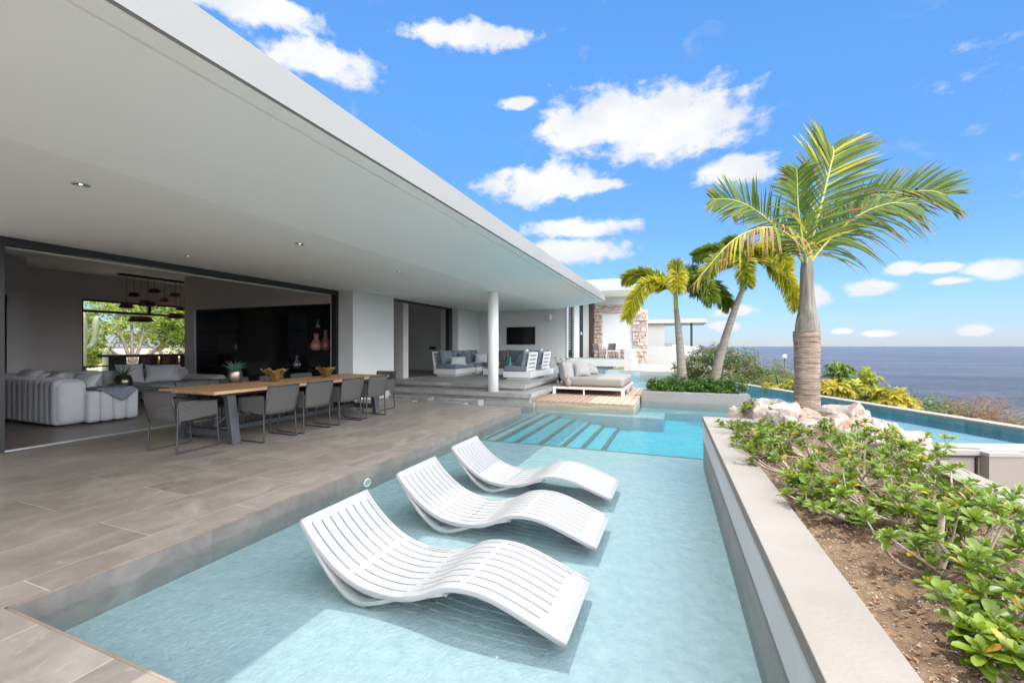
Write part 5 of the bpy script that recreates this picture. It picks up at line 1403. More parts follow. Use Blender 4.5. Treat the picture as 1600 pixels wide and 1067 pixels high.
def arm_chair():
    t = thing('dining_chair', '', 'chair', (0, 0, 0), 0, 'grey rope armchairs round the dining table', K)
    # faces +Y locally; back at -Y
    for s_ in (-1, 1):
        a = MB(); x = s_ * .265
        a.tube(cr([(x, -.27, .60), (x, -.27, .3), (x * 1.03, -.28, .05), (x * 1.03, -.25, .010), (x * 1.03, 0, .009), (x * 1.03, .24, .010), (x * 1.03, .27, .05), (x, .25, .3), (x, .24, .60)], 44), .0125, 8)
        a.build('sled_leg', 'chair_frame', t)
        a = MB()
        a.add([(x, -.27, .40), (x, .245, .44), (x * .99, .245, .63), (x, -.27, .655)], [(0, 1, 2, 3)])
        o = a.build('armrest', 'rope', t); md = o.modifiers.new('solid', 'SOLIDIFY'); md.thickness = .016; md.offset = 0
        a = MB(); a.tube([(x, -.27, .655), (x, .245, .635)], .011, 8); a.build('arm_rail', 'chair_frame', t)
    a = MB(); a.grid(lambda u, v: ((u - .5) * .52, -.275 - .075 * v - .045 * math.sin(PI * u) , .40 + .40 * v), 10, 6)
    o = a.build('backrest', 'rope', t); md = o.modifiers.new('solid', 'SOLIDIFY'); md.thickness = .016
    a = MB(); a.tube([((u / 8 - .5) * .52, -.35 - .045 * math.sin(PI * u / 8), .80) for u in range(9)], .011, 8)
    a.tube([(-.26, -.27, .38), (-.26, -.35, .80)], .010, 8); a.tube([(.26, -.27, .38), (.26, -.35, .80)], .010, 8)
    a.build('back_frame', 'chair_frame', t)
    a = MB(); a.rbox(-.25, .25, -.27, .25, .405, .445, .018, n=2); a.build('seat', 'seatpad', t)
    return t
ch0 = arm_chair()
CH = []
NM = ['nearest', 'second', 'third', 'fourth']
for i, y in enumerate((5.03, 5.78, 6.60, 7.36)):
    CH.append((( -6.28, y, 0), R(90), NM[i] + ' rope armchair along the pool side of the dining table'))
    CH.append(((-7.66, y - .05, 0), R(-90), NM[i] + ' rope armchair on the house side of the dining table'))
CH.append(((-6.80, 4.10, 0), R(3), 'rope armchair at the near head of the dining table'))
CH.append(((-6.75, 8.32, 0), R(180), 'rope armchair at the far head of the dining table by the grey pier'))
for i, (loc, rz, lb) in enumerate(CH):
    if i == 0: ch0.location = loc; ch0.rotation_euler = (0, 0, rz); ch0['label'] = 'grey woven ' + lb
    else: dup(ch0, loc, rz, 'grey woven ' + lb)

# bowls and vase on the table
def bowl(loc, sc, label, sd):
    t = thing('glass_bowl', label, 'bowl', loc, sd, 'amber glass bowls on the dining table', K * sc)
    a = MB()
    def wv(r_, z_, an):
        k = max(0, (z_ - .05) / .13); return r_ * (1 + .09 * k * math.sin(an * 6 + sd) + .03 * k * math.sin(an * 13)), z_ + .018 * k * math.sin(an * 6 + 1.2 + sd) + .008 * k * math.sin(an * 11)
    pr = [(.0001, .004), (.05, .004), (.065, .01), (.08, .05), (.115, .10), (.155, .155), (.185, .185), (.175, .182), (.145, .150), (.105, .10), (.07, .055), (.05, .02), (.0001, .018)]
    a.lathe(pr, n=64, wav=wv); a.build('glass', 'amber', t)
bowl((-7.18, 5.92, .832), 1.12, 'wavy rimmed amber glass bowl in the middle of the dining table', 1)
bowl((-7.15, 7.15, .832), 1.0, 'farther, smaller amber glass bowl with scalloped rim on the dining table', 2.4)
t = thing('metal_vase', 'brushed metal pot at the near part of the dining table holding a spiky plant', 'vase', (-7.62, 5.45, .832), 0, None, K)
a = MB(); a.lathe([(.0001, 0), (.085, .0), (.10, .03), (.108, .10), (.10, .18), (.088, .215), (.08, .21), (.09, .17), (.0001, .16)], n=32); a.build('pot', 'pot_metal', t)
def spiky(loc, label, n, l0, rs, sc=K, name='spiky_plant', m='succulent'):
    t = thing(name, label, 'plant', loc, 0, None, sc)
    a = MB()
    for k in range(n):
        q = k * 2.4; e = R(80) - R(50) * k / n; l = l0 * rs.uniform(.7, 1.1)
        d = Vector((math.cos(q) * math.cos(e), math.sin(q) * math.cos(e), math.sin(e)))
        a.tube(cr([(0, 0, 0), tuple(d * l * .5), tuple(d * l + Vector((math.cos(q), math.sin(q), -.3)) * l * .15)], 5), [.011, .012, .010, .007, .004, .001], 5)
    a.build('leaves', m, t)
spiky((-7.62, 5.45, .832 + .18 * K), 'spiky green succulent growing from the metal pot on the dining table', 26, .215, random.Random(3))

# ================================================================== OUTDOOR LOUNGE (upper terrace z=.38)
ZT = .38
def sofa_module(label, x0, x1, y0, y1, side, cush='sofa_blue', nb=2, slats=True):
    """side: which edge carries the backrest: 'L' = -X, 'R' = +X, 'B' = +Y"""
    t = thing('outdoor_sofa', label, 'sofa', ((x0 + x1) / 2, (y0 + y1) / 2, ZT), 0, 'white framed outdoor sofas on the upper terrace')
    a = MB(); a.box(x0, x1, y0, y1, ZT + .075, ZT + .27); a.build('frame', 'white_metal', t, world=True, bevel=.008)
    a = MB(); a.box(x0 + .09, x1 - .09, y0 + .09, y1 - .09, ZT, ZT + .0745); a.build('plinth', 'white_metal', t, world=True)
    b = .27
    if side == 'L': sx0, sx1, sy0, sy1 = x0 + b * .6, x1 - .02, y0 + .02, y1 - .02
    elif side == 'R': sx0, sx1, sy0, sy1 = x0 - .0, x1 - b * .6, y0 + .02, y1 - .02
    else: sx0, sx1, sy0, sy1 = x0 + .02, x1 - .02, y0 + .02, y1 - b * .6
    L_ = (y1 - y0) if side in 'LR' else (x1 - x0)
    for i in range(nb):
        f0, f1 = i / nb, (i + 1) / nb
        a = MB()
        if side in 'LR': a.rbox(sx0, sx1, sy0 + (sy1 - sy0) * f0, sy0 + (sy1 - sy0) * f1 - .006, ZT + .272, ZT + .45, .045)
        else: a.rbox(sx0 + (sx1 - sx0) * f0, sx0 + (sx1 - sx0) * f1 - .006, sy0, sy1, ZT + .272, ZT + .45, .045)
        a.build('seat_cushion', cush, t, world=True)
        w_ = L_ / nb
        if side in 'LR':
            cx = (x0 + .30) if side == 'L' else (x1 - .30); cy = y0 + (y1 - y0) * (f0 + f1) / 2
            rot = rotm('Y', R(90 + (-12 if side == 'L' else 12))) @ rotm('Z', R(90))
            a = MB(); a.pillow((cx, cy, ZT + .70), (w_ * 1.0, .56, .27), rot, p=5, seed=i + x0)
        else:
            cx = x0 + (x1 - x0) * (f0 + f1) / 2; cy = y1 - .30
            a = MB(); a.pillow((cx, cy, ZT + .70), (w_ * 1.0, .56, .27), rotm('X', R(78)), p=5, seed=i + x0)
        a.build('back_cushion', cush, t, world=True)
    return t
def slat_back(t, x, y0, y1, lean):
    a = MB()
    z0, z1 = ZT + .25, ZT + .92
    def X(z): return x + lean * (z - z0)
    def q(ya, yb, za, zb, th=.03):
        a.add([(X(za), ya, za), (X(za), yb, za), (X(zb), yb, zb), (X(zb), ya, zb), (X(za) + th, ya, za), (X(za) + th, yb, za), (X(zb) + th, yb, zb), (X(zb) + th, ya, zb)],
              [(0, 3, 2, 1), (4, 5, 6, 7), (0, 1, 5, 4), (1, 2, 6, 5), (2, 3, 7, 6), (3, 0, 4, 7)])
    q(y0, y0 + .10, z0, z1); q(y1 - .10, y1, z0, z1)
    n = 5; ph = (z1 - z0) / (n)
    for k in range(n):
        q(y0 + .1001, y1 - .1001, z0 + k * ph + ph * .30, z0 + (k + 1) * ph)
    a.build('slatted_back', 'white_metal', t, world=True)
s1 = sofa_module('left white framed sofa with blue grey cushions facing the column', -8.62, -7.66, 13.9, 15.5, 'L', nb=2)
slat_back(s1, -8.60, 13.9, 15.5, -.16)
s2 = sofa_module('white framed sofa behind the column, next section along the left', -8.60, -7.62, 15.55, 16.95, 'L', nb=2)
slat_back(s2, -8.58, 15.55, 16.1, -.16)
s3 = sofa_module('long dark cushioned sofa under the television', -7.6, -4.95, 16.1, 17.0, 'B', 'sofa_dark', nb=3)
s4 = sofa_module('right hand sofa with slatted white back, nearest section', -5.52, -4.52, 13.28, 14.3, 'R', 'sofa_blue', nb=1)
slat_back(s4, -4.72, 13.32, 14.22, .17)
s5 = sofa_module('right hand sofa with slatted white back, farther section', -5.50, -4.50, 14.85, 15.9, 'R', 'sofa_blue', nb=1)
slat_back(s5, -4.70, 14.9, 15.8, .17)
t = thing('side_table', 'white side table with teak top wedged between the two slatted sofas', 'side table', (-5, 14.57, ZT))
a = MB(); a.box(-5.45, -4.53, 14.305, 14.845, ZT + .075, ZT + .262); a.box(-5.3, -4.7, 14.35, 14.8, ZT, ZT + .0745); a.build('base', 'white_metal', t, world=True)
a = MB(); a.box(-5.45, -4.53, 14.305, 14.845, ZT + .2625, ZT + .285); a.build('top', 'teak', t, world=True)
def cush(label, c, size, rot, m, seed=1, group=None, p=2.6):
    t = MB(); t.pillow((0, 0, 0), size, rot, p=p, seed=seed); o = t.build('cushion', m); o.location = c; tag(o, label, 'cushion', group); return o
cush('pale rounded cushion lying on the left outdoor sofa', (-7.75, 14.22, ZT + .56), (.62, .36, .2), rotm('Z', R(40)) @ rotm('X', R(60)), 'pale_cush', 1)
cush('blue grey square cushion leaning on the left outdoor sofa', (-7.95, 15.05, ZT + .64), (.5, .46, .2), rotm('Z', R(50)) @ rotm('X', R(65)), 'sofa_dark', 2)
cush('white cushion on the sofa just left of the column', (-7.78, 16.3, ZT + .62), (.55, .42, .2), rotm('Z', R(30)) @ rotm('X', R(70)), 'pale_cush', 3)
cush('pale cushion peeking over the nearest slatted sofa back', (-4.98, 13.95, ZT + .85), (.5, .4, .2), rotm('Z', R(-80)) @ rotm('X', R(65)), 'pale_cush', 4)
cush('dark cushion on the nearest slatted sofa seat', (-5.22, 14.1, ZT + .64), (.5, .45, .18), rotm('Z', R(-60)) @ rotm('X', R(70)), 'grey_cush', 5)
cush('white cushion peeking over the farther slatted sofa back', (-4.95, 15.55, ZT + .86), (.5, .4, .2), rotm('Z', R(-80)) @ rotm('X', R(65)), 'pale_cush', 6)
t = thing('coffee_table', 'low white outdoor coffee table with dark top between the sofas', 'coffee table', (-6.2, 14.9, ZT))
a = MB(); a.box(-6.9, -5.75, 14.6, 15.7, ZT + .05, ZT + .30); a.build('base', 'white_metal', t, world=True, bevel=.006)
a = MB(); a.box(-6.9, -5.75, 14.6, 15.7, ZT + .3005, ZT + .325); a.build('top', 'charcoal', t, world=True)
def vase(label, loc, prof_, m, sc=K, name='vase', n=24, group=None):
    t = MB(); t.lathe(prof_, n=n); o = t.build(name, m); o.location = loc; o.scale = (sc,) * 3; return tag(o, label, name.replace('_', ' '), group)
vase('amber brown glass bottle on the outdoor coffee table', (-6.35, 14.8, ZT + .326), [(.0001, 0), (.07, 0), (.085, .04), (.07, .12), (.03, .17), (.025, .25), (.035, .30)], 'brown_glass', name='bottle')
vase('teal glass vase on the outdoor coffee table', (-5.85, 14.7, ZT + .326), [(.0001, 0), (.07, 0), (.09, .06), (.085, .14), (.05, .2), (.04, .28), (.06, .36)], 'teal_glass')

# ================================================================== DAYBED on the timber platform
D_ = thing('daybed', 'low wide daybed with white legs, teak slats and stone grey mattress', 'daybed', (-2.7, 14.3, 0))
X0, X1, Y0, Y1 = -3.70, -1.50, 12.98, 15.7
a = MB(); a.box(X0, X1, Y0, Y0 + .06, .17, .235); a.box(X0, X1, Y1 - .06, Y1, .17, .235); a.box(X0, X0 + .06, Y0 + .0601, Y1 - .0601, .17, .235); a.box(X1 - .06, X1, Y0 + .0601, Y1 - .0601, .17, .235)
a.build('frame', 'white_metal', D_, world=True, bevel=.004)
for (x, y) in ((X0, Y0), (X1 - .09, Y0), (X0, Y1 - .09), (X1 - .09, Y1 - .09), (-2.73, Y0), (X1 - .09, 14.3)):
    zz = .001
    w_ = .09 if x != -2.73 else .04
    a = MB(); a.box(x, x + w_, y, y + w_, zz, .1695); a.build('leg', 'white_metal', D_, world=True)
a = MB()
for k in range(18):
    y = Y0 + .062 + k * .1443; a.box(X0 + .0605, X1 - .0605, y, y + .138, .205, .245)
a.build('slats', 'teak', D_, world=True)
a = MB(); a.rbox(-3.36, -1.55, 13.12, 15.55, .247, .53, .10); a.build('mattress', 'mattress', D_, world=True)
a = MB(); a.pillow((-3.42, 13.78, .67), (1.25, .70, .46), rotm('Z', R(4)) @ rotm('Y', R(78)) @ rotm('Z', R(90)), p=4, seed=3); a.build('back_cushion', 'grey_cush', D_, world=True)
a = MB(); a.pillow((-3.42, 15.0, .67), (1.2, .70, .46), rotm('Y', R(78)) @ rotm('Z', R(90)), p=4, seed=8); a.build('back_cushion', 'grey_cush', D_, world=True)
cush('grey square cushion leaning in front of the daybed backrest, nearer one', (-2.93, 13.75, .75), (.52, .5, .2), rotm('Z', R(35)) @ rotm('X', R(62)), 'grey_cush', 7, 'two grey scatter cushions on the daybed')
cush('grey cushion leaning on the daybed farther from the camera', (-2.82, 14.7, .73), (.5, .48, .2), rotm('Z', R(50)) @ rotm('X', R(55)), 'grey_cush', 8, 'two grey scatter cushions on the daybed')
# small tray items on the near corner
t = thing('cup', 'pale ridged cup on the near left corner of the daybed', 'cup', (-3.22, 13.04, .246), 0, None, K)
a = MB(); a.lathe([(.0001, 0), (.07, 0), (.085, .19), (.075, .19), (.062, .02), (.0001, .02)], n=28); a.build('body', 'mattress', t)
vase('left one of two clear glass tumblers on the daybed corner', (-3.56, 13.07, .246), [(.0001, 0), (.035, 0), (.04, .16), (.036, .16), (.031, .01), (.0001, .01)], 'clear_glass', name='tumbler', n=16)
vase('right one of two clear glass tumblers on the daybed corner', (-3.44, 13.06, .246), [(.0001, 0), (.035, 0), (.04, .16), (.036, .16), (.031, .01), (.0001, .01)], 'clear_glass', name='tumbler', n=16)
vase('copper carafe standing in the pale cup on the daybed', (-3.22, 13.04, .27), [(.0001, 0), (.035, 0), (.04, .12), (.015, .2), (.015, .30), (.02, .31)], 'copper', name='carafe', n=16)
t = thing('potted_plant', 'small green plant behind the daybed cushion beside the slatted sofa', 'plant', (-4.0, 15.3, .215))
a = MB(); a.lathe([(.0001, 0), (.14, 0), (.17, .3), (.15, .3), (.0001, .26)], n=20); a.build('pot', 'black_pot', t)
a = MB(); rs = random.Random(9)
for k in range(26):
    q = rs.uniform(0, 6.28); l = rs.uniform(.25, .55); e = Vector((math.cos(q) * l * .55, math.sin(q) * l * .55, .3 + l))
    rosette(a, e, Vector((0, 0, 1)), .09, 7, rs, 0)
a.build('foliage', ['leaf', 'leaf_young', 'leaf_dark'], t)

# ================================================================== LIVING ROOM
def channel_sofa(t, x0, x1, y0, y1, z0, z1, n, along='x', m='sofa_light', name='backrest', r=.10):
    a = MB()
    for k in range(n):
        if along == 'x':
            w_ = (x1 - x0) / n; a.rbox(x0 + k * w_, x0 + (k + 1) * w_ + .012, y0, y1, z0, z1, min(r, w_ * .48), n=4)
        else:
            w_ = (y1 - y0) / n; a.rbox(x0, x1, y0 + k * w_, y0 + (k + 1) * w_ + .012, z0, z1, min(r, w_ * .48), n=4)
    return a.build(name, m, t, world=True)
S_ = thing('corner_sofa', 'large pale grey corner sofa with fluted channel back just inside the doors', 'sofa', (-11.8, 4.8, 0))
channel_sofa(S_, -14.6, -10.62, 4.18, 4.62, .03, .88, 20, 'x')
channel_sofa(S_, -10.98, -10.46, 4.60, 5.42, .03, .64, 4, 'y', name='armrest', r=.07)
a = MB(); a.rbox(-10.98, -10.55, 4.2, 4.66, .03, .87, .14); a.build('corner', 'sofa_light', S_, world=True)
a = MB(); a.rbox(-14.4, -11.0, 4.6, 5.42, .05, .46, .08); a.build('seat', 'sofa_light', S_, world=True)
a = MB(); a.rbox(-15.0, -14.2, 4.2, 6.6, .03, .86, .14); a.build('side_section', 'sofa_light', S_, world=True)
a = MB(); a.rbox(-14.2, -13.3, 5.3, 6.6, .05, .46, .08); a.build('seat', 'sofa_light', S_, world=True)
cush('pale grey cushion on the corner sofa beside the draped throw', (-11.22, 4.86, .74), (.56, .52, .22), rotm('Z', R(20)) @ rotm('X', R(58)), 'pale_cush', 11)
cush('light cushion lying on the corner sofa, left of the throw', (-12.1, 4.75, .78), (.62, .5, .22), rotm('Z', R(-8)) @ rotm('X', R(45)), 'sofa_light', 12)
cush('light cushion at the far left of the corner sofa', (-13.2, 4.75, .80), (.62, .5, .22), rotm('Z', R(6)) @ rotm('X', R(50)), 'sofa_light', 13)
# throw draped over the arm
def thr(u, v):
    # u across the arm: from seat side over the top down the outer face; v along y
    y = 4.72 + v * .62
    path = [(-11.1, .52), (-10.93, .66), (-10.7, .665), (-10.50, .655), (-10.435, .60), (-10.425, .50), (-10.425, .40)]
    lim = .50 + .5 * (1 - abs(v - .62) / .62)         # triangular hanging corner
    s_ = u * (len(path) - 1) * min(1, max(.55, lim)); k = min(len(path) - 2, int(s_)); f_ = s_ - k
    x = path[k][0] + (path[k + 1][0] - path[k][0]) * f_; z = path[k][1] + (path[k + 1][1] - path[k][1]) * f_
    nz = .012 * math.sin(v * 17 + u * 3) + .01 * noise.noise(Vector((u * 5, v * 7, 0)))
    return (x + (abs(nz) if k >= 3 else 0), y + .02 * math.sin(u * 9), z + (abs(nz) + .008 if k < 4 else 0))
a = MB(); a.grid(thr, 24, 30); o = a.build('throw_blanket', 'throw'); md = o.modifiers.new('solid', 'SOLIDIFY'); md.thickness = .012; md.offset = 1
tag(o, 'blue grey knitted throw draped over the arm of the corner sofa', 'blanket')
S2 = thing('chaise_sofa', 'grey chaise sofa farther inside before the garden window', 'sofa', (-14, 7.8, 0))
a = MB(); a.rbox(-15.1, -13.35, 7.0, 9.2, .05, .44, .09); a.build('seat', 'grey_cush', S2, world=True)
a = MB(); a.rbox(-15.4, -15.0, 6.95, 9.2, .05, .80, .12); a.build('backrest', 'sofa_light', S2, world=True)
a = MB(); a.rbox(-15.0, -13.4, 9.0, 9.35, .05, .60, .12); a.build('armrest', 'sofa_light', S2, world=True)
cush('grey cushion upright on the chaise sofa, left one', (-14.6, 7.35, .72), (.62, .6, .24), rotm('Z', R(75)) @ rotm('X', R(68)), 'sofa_light', 14)
cush('large pale grey cushion on the chaise sofa, right one', (-14.35, 8.05, .70), (.85, .58, .26), rotm('Z', R(62)) @ rotm('X', R(62)), 'sofa_light', 15)
a = MB(); a.grid(lambda u, v: (-14.0 + u * .66, 8.2 + v * .85, .455 + .012 * math.sin(v * 20) + .01 * noise.noise(Vector((u * 4, v * 4, 1)))), 16, 24)
o = a.build('throw_blanket', 'throw'); md = o.modifiers.new('solid', 'SOLIDIFY'); md.thickness = .012; md.offset = 1
tag(o, 'dark fringed throw lying on the chaise sofa seat', 'blanket')
t = thing('coffee_table', 'low black coffee table between the indoor sofas', 'coffee table', (-13.1, 6.9, 0))
a = MB(); a.box(-13.4, -12.5, 6.2, 7.15, .36, .42); a.build('tabletop', 'black_frame', t, world=True)
for x, y in ((-13.3, 6.3), (-12.6, 6.3), (-13.3, 7.05), (-12.6, 7.05)):
    a = MB(); a.box(x - .03, x + .03, y - .03, y + .03, .005, .3595); a.build('leg', 'black_frame', t, world=True)
t = thing('planter_pot', 'shiny dark pot on the black indoor coffee table', 'pot', (-13.1, 6.45, .42), 0, None, K)
a = MB(); a.lathe([(.0001, 0), (.11, 0), (.17, .10), (.17, .2), (.13, .33), (.12, .32), (.0001, .28)], n=28); a.build('pot', 'pot_metal', t)
spiky((-13.1, 6.45, .42 + .28 * K), 'green spiky aloe in the dark pot in the living room', 16, .34, random.Random(6), name='aloe_plant')
# bar table + stools by the window
t = thing('bar_table', 'dark high bar table in front of the garden window', 'table', (-16.6, 9.0, 0))
a = MB(); a.box(-17.1, -16.2, 7.75, 11.6, 1.16, 1.23); a.build('tabletop', 'dark_wood', t, world=True)
for y in (8.05, 11.3):
    a = MB(); a.box(-16.95, -16.35, y - .09, y + .09, 0.005, 1.1595); a.build('leg', 'black_frame', t, world=True)
def stool(loc, label):
    t = thing('bar_chair', label, 'bar chair', loc, 0, 'brown leather bar chairs at the high table', K)
    for sx in (-1, 1):
        for sy in (-1, 1):
            a = MB(); a.tube([(sx * .17, sy * .17, .70), (sx * .22, sy * .22, 0)], .014, 6); a.build('leg', 'black_frame', t)
    a = MB(); a.rbox(-.22, .22, -.22, .22, .70, .77, .03, n=3); a.build('seat', 'leather', t)
    a = MB(); a.grid(lambda u, v: (.22 - .10 * (2 * u - 1) ** 2 + .04 * v, (u - .5) * .50, .74 + .33 * v), 10, 5)
    o = a.build('backrest', 'leather', t); md = o.modifiers.new('solid', 'SOLIDIFY'); md.thickness = .03
for i, (y, w_) in enumerate(((8.55, 'left'), (9.15, 'second from left'), (9.75, 'middle'), (10.35, 'right'))):
    stool((-16.15, y, .005), 'brown leather bar chair at the high table, ' + w_)
# pendant cluster
Pn = thing('pendant_light', 'long black ceiling rail carrying a cluster of dark pendant shades lit orange inside', 'pendant lamp', (-16.8, 9.1, 3.8))
a = MB(); a.box(-16.86, -16.74, 8.15, 10.6, 3.79, 3.858); a.build('rail', 'black_frame', Pn, world=True)
for (y, z, w_) in ((8.36, 2.751, .39), (8.57, 3.135, .34), (8.76, 2.325, .72), (8.96, 2.867, .53), (9.16, 3.327, .39), (9.47, 3.056, .31), (9.8, 3.267, .375), (9.83, 2.504, .53), (9.98, 2.80, .26), (10.3, 3.1, .4)):
    hgt = .14 if w_ < .45 else .17; r1 = w_ / 2 * 1.0
    a = MB(); a.lathe([(r1, z), (r1 * .97, z + .02), (r1 * .70, z + hgt), (.0001, z + hgt + .004)], c=(-16.8, y, 0), n=28)
    sh = a.build('lamp_shade', 'black_frame', Pn, world=True)
    a = MB(); a.lathe([(r1 * .98, z + .004), (r1 * .66, z + hgt - .01), (.0001, z + hgt - .012)][::-1], c=(-16.8, y, 0), n=24); a.build('shade_lining', 'copper', sh, world=True)
    a = MB(); a.lathe([(.045 * math.sin(k / 8 * PI) + .0001, z + .07 - .045 * math.cos(k / 8 * PI)) for k in range(9)], c=(-16.8, y, 0), n=12); a.build('bulb', 'shade_in', sh, world=True)
    a = MB(); a.tube([(-16.8, y, z + hgt), (-16.8, y, 3.79)], .006, 5); a.build('cord', 'black_frame', Pn, world=True)
# wine cabinet in the wall recess
C_ = thing('wine_cabinet', 'wide black built in display cabinet in the living room wall', 'cabinet', (-12.1, 9.6, .32))
a = MB(); a.box(-15.079, -9.153, 9.80, 9.859, .321, 2.719); a.box(-15.079, -15.03, 9.43, 9.799, .321, 2.719); a.box(-9.20, -9.153, 9.43, 9.799, .321, 2.719); a.box(-15.0299, -9.2001, 9.43, 9.799, 2.66, 2.719); a.box(-15.0299, -9.2001, 9.43, 9.799, .321, .38)
a.build('carcass', 'black_gloss', C_, world=True)
a = MB()
for xa_, xb_ in ((-10.9, -9.21), (-15.0, -13.1)):
    for z in (.85, 1.38, 2.0):
        a = MB(); a.box(xa_, xb_, 9.5, 9.799, z - .02, z); a.build('shelf', 'black_gloss', C_, world=True)
for xa_, xb_ in ((-10.93, -10.9001), (-13.0999, -13.07)):
    a = MB(); a.box(xa_, xb_, 9.45, 9.799, .381, 2.659); a.build('divider', 'black_gloss', C_, world=True)
a = MB(); a.box(-13.06, -10.94, 9.45, 9.49, .39, 2.65); a.build('door', 'black_gloss', C_, world=True)
a = MB(); a.box(-15.13, -15.08, 9.405, 9.4195, .28, 2.76); a.build('edge_trim', 'alu', C_, world=True)
vase('rounded terracotta jug with handle on the cabinet shelf', (-9.98, 9.62, 1.381), [(.0001, 0), (.10, 0), (.155, .08), (.15, .18), (.09, .26), (.06, .30), (.065, .42), (.08, .45)], 'terracotta', name='jug')
vase('tall plum pink vase beside the terracotta jug in the cabinet', (-9.62, 9.62, 1.381), [(.0001, 0), (.10, 0), (.11, .12), (.10, .25), (.05, .38), (.045, .52), (.055, .55)], 'pinkvase')
vase('small dark red vase at the right end of the cabinet', (-9.36, 9.62, 1.381), [(.0001, 0), (.05, 0), (.05, .12), (.03, .17), (.04, .2)], 'pinkvase')
vase('small clear glass carafe low in the cabinet', (-10.75, 9.62, .851), [(.0001, 0), (.08, 0), (.09, .12), (.03, .22), (.03, .3), (.04, .34)], 'clear_glass', name='carafe')
vase('round red ornament on the left cabinet shelf', (-13.35, 9.62, 1.381), [(.0001, 0), (.05, .02), (.08, .09), (.05, .16), (.0001, .18)], 'terracotta', name='ornament')
vase('small clear bottle on the top shelf of the cabinet', (-9.92, 9.62, 2.001), [(.0001, 0), (.05, 0), (.055, .12), (.02, .18), (.02, .26)], 'clear_glass', name='bottle', n=16)

# ================================================================== GARDEN SEEN THROUGH THE WINDOW
rs = random.Random(77)
tree('garden_tree', 'spreading many limbed tree in the middle of the garden window', (-25.5, 12.9, -.1), [(0, 0, 0), (.15, 0, .45), (.1, 0, .7)], None,
     [(-1, -1.6, 2.6, 1.0), (0, -.7, 3.4, 1.1), (0, .5, 3.3, 1.1), (.2, 1.6, 2.7, 1.0), (.3, -2.2, 1.9, .8), (0, 2.3, 2.0, .8), (0, 0, 4.5, 1.3)], ['bright_leaf', 'bright_leaf2', 'bright_leaf', 'leaf'], .075, 1100, rs, r0=.2)
tree('garden_tree', 'dense sunny green tree at the left of the garden window', (-26.5, 9.6, -.1), [(0, 0, 0), (0, .1, .8), (0, 0, 1.2)], None,
     [(0, -1, 2.0, 1.1), (0, .8, 1.7, 1.0), (0, 0, 3.0, 1.2), (0, -1.2, 3.6, 1.1), (0, 1.1, 3.2, 1.1), (0, .2, 4.6, 1.2), (.5, 1.8, 1.3, .8)], ['bright_leaf2', 'bright_leaf', 'leaf'], .075, 2400, rs, r0=.14)
tree('garden_tree', 'darker leafy tree at the right of the garden window', (-25.0, 15.6, -.1), [(0, 0, 0), (0, -.1, .8), (0, 0, 1.3)], None,
     [(0, -1, 2.3, 1.0), (0, .8, 2.0, 1.1), (0, 0, 3.2, 1.2), (0, -1.4, 3.7, 1.0), (0, 1.3, 3.5, 1.1), (0, 0, 4.6, 1.3)], ['bright_leaf', 'leaf', 'bright_leaf'], .075, 1900, rs, r0=.14)
for i, (x, y, lb) in enumerate(((-31, 7, 'far left'), (-32, 12, 'middle'), (-31.5, 17.5, 'right'), (-30.5, 22.5, 'far right'))):
    tree('garden_tree', 'background garden tree seen through the window foliage, ' + lb, (x, y, -.1), [(0, 0, 0), (0, .1, .8), (0, 0, 1.4)], None,
         [(0, -1.6, 2.2, 1.4), (0, 1.4, 2.4, 1.4), (0, 0, 3.6, 1.6), (0, -1.8, 4.2, 1.4), (0, 1.8, 4.4, 1.4), (0, 0, 5.4, 1.4)], ['bright_leaf2', 'bright_leaf', 'bright_leaf2', 'leaf'], .11, 1400, rs, r0=.16, group='trees at the back of the garden')
def cactus(loc, arms, label, r_=.12):
    t = thing('cactus', label, 'cactus', loc)
    a = MB()
    for pts in arms:
        P = cr(pts, 12); n = 14; vs = []
        a.tube(P, [r_ * .8] + [r_] * 10 + [r_ * .8, r_ * .25], 14)
    a.build('stem', 'cactus', t)
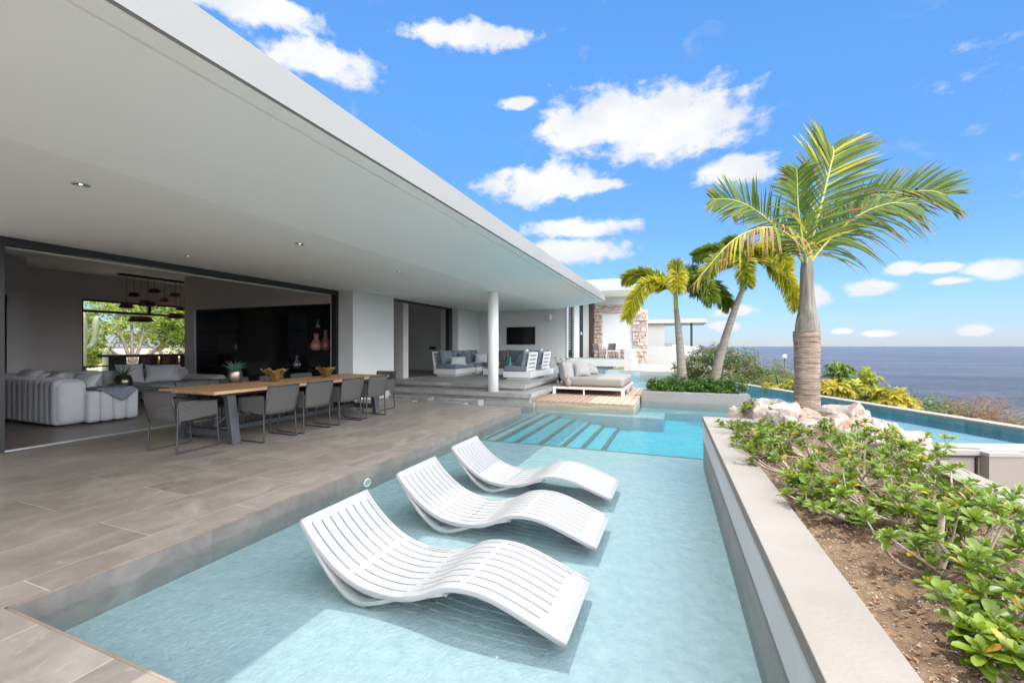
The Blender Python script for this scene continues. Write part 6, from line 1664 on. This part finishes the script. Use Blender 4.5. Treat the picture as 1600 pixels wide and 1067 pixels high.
cactus((-21.6, 9.35, -.1), [[(0, 0, 0), (0, 0, 1.2), (0, .02, 2.0), (0, 0, 3.0)], [(0, 0, 1.5), (0, .3, 1.7), (0, .38, 2.3), (0, .4, 2.8)], [(0, -.02, .9), (0, -.25, 1.1), (0, -.3, 1.9), (0, -.3, 2.5)]], 'tall branching columnar cactus at the left edge of the garden window', .11)
cactus((-20.8, 9.7, -.1), [[(0, 0, 0), (0, 0, .6), (0, 0, 1.0), (0, 0, 1.55)], [(0, 0, .5), (0, .25, .65), (0, .42, .9), (0, .45, 1.3)]], 'short two armed columnar cactus outside the garden window', .12)
t = thing('garden_wall', 'low white garden kerb outside the picture window', 'wall', (-19.8, 11, -.12))
a = MB(); a.box(-19.9, -19.7, 5, 18, -.12, .38); a.build('render', 'white', t, world=True)
t = thing('railing', 'thin dark railing outside the picture window', 'railing', (-18.8, 10, -.1))
a = MB(); a.box(-18.83, -18.77, 7.0, 13, .78, .83); a.build('top_rail', 'black_frame', t, world=True)
for k in range(7):
    a = MB(); a.box(-18.82, -18.78, 7.2 + k * .95, 7.24 + k * .95, -.1, .7795); a.build('post', 'black_frame', t, world=True)
for i, (x, y, lb) in enumerate(((-22.5, 12.9, 'centre'), (-22.3, 14.3, 'right'))):
    t = thing('yellow_palm', 'small yellow green palm bush low in the garden window, ' + lb, 'palm bush', (x, y, -.1), 0, 'small yellow palms in the garden')
    lf = MB(); ra = MB()
    for k in range(16):
        q = rs.uniform(0, 6.28); e = Vector((math.cos(q) * .7, math.sin(q) * .7, .75))
        frond(lf, ra, [Vector((0, 0, .1)), Vector((e.x * .35, e.y * .35, .85)), Vector((e.x * .75, e.y * .75, 1.0)), e], n=22, Lmax=.3, wd_=.02, rs=rs, mis=(2, 2, 1), r0=.012, tipbrown=0)
    ra.build('stalks', 'rachis', t); lf.build('fronds', ['palm_green', 'palm_lime', 'palm_yellow', 'palm_brown'], t)

# ================================================================== layout units -> metres
for o in list(bpy.data.objects):
    if o.parent is None:
        o.location = o.location * U
        if o.type not in ('CAMERA', 'LIGHT'): o.scale = o.scale * U
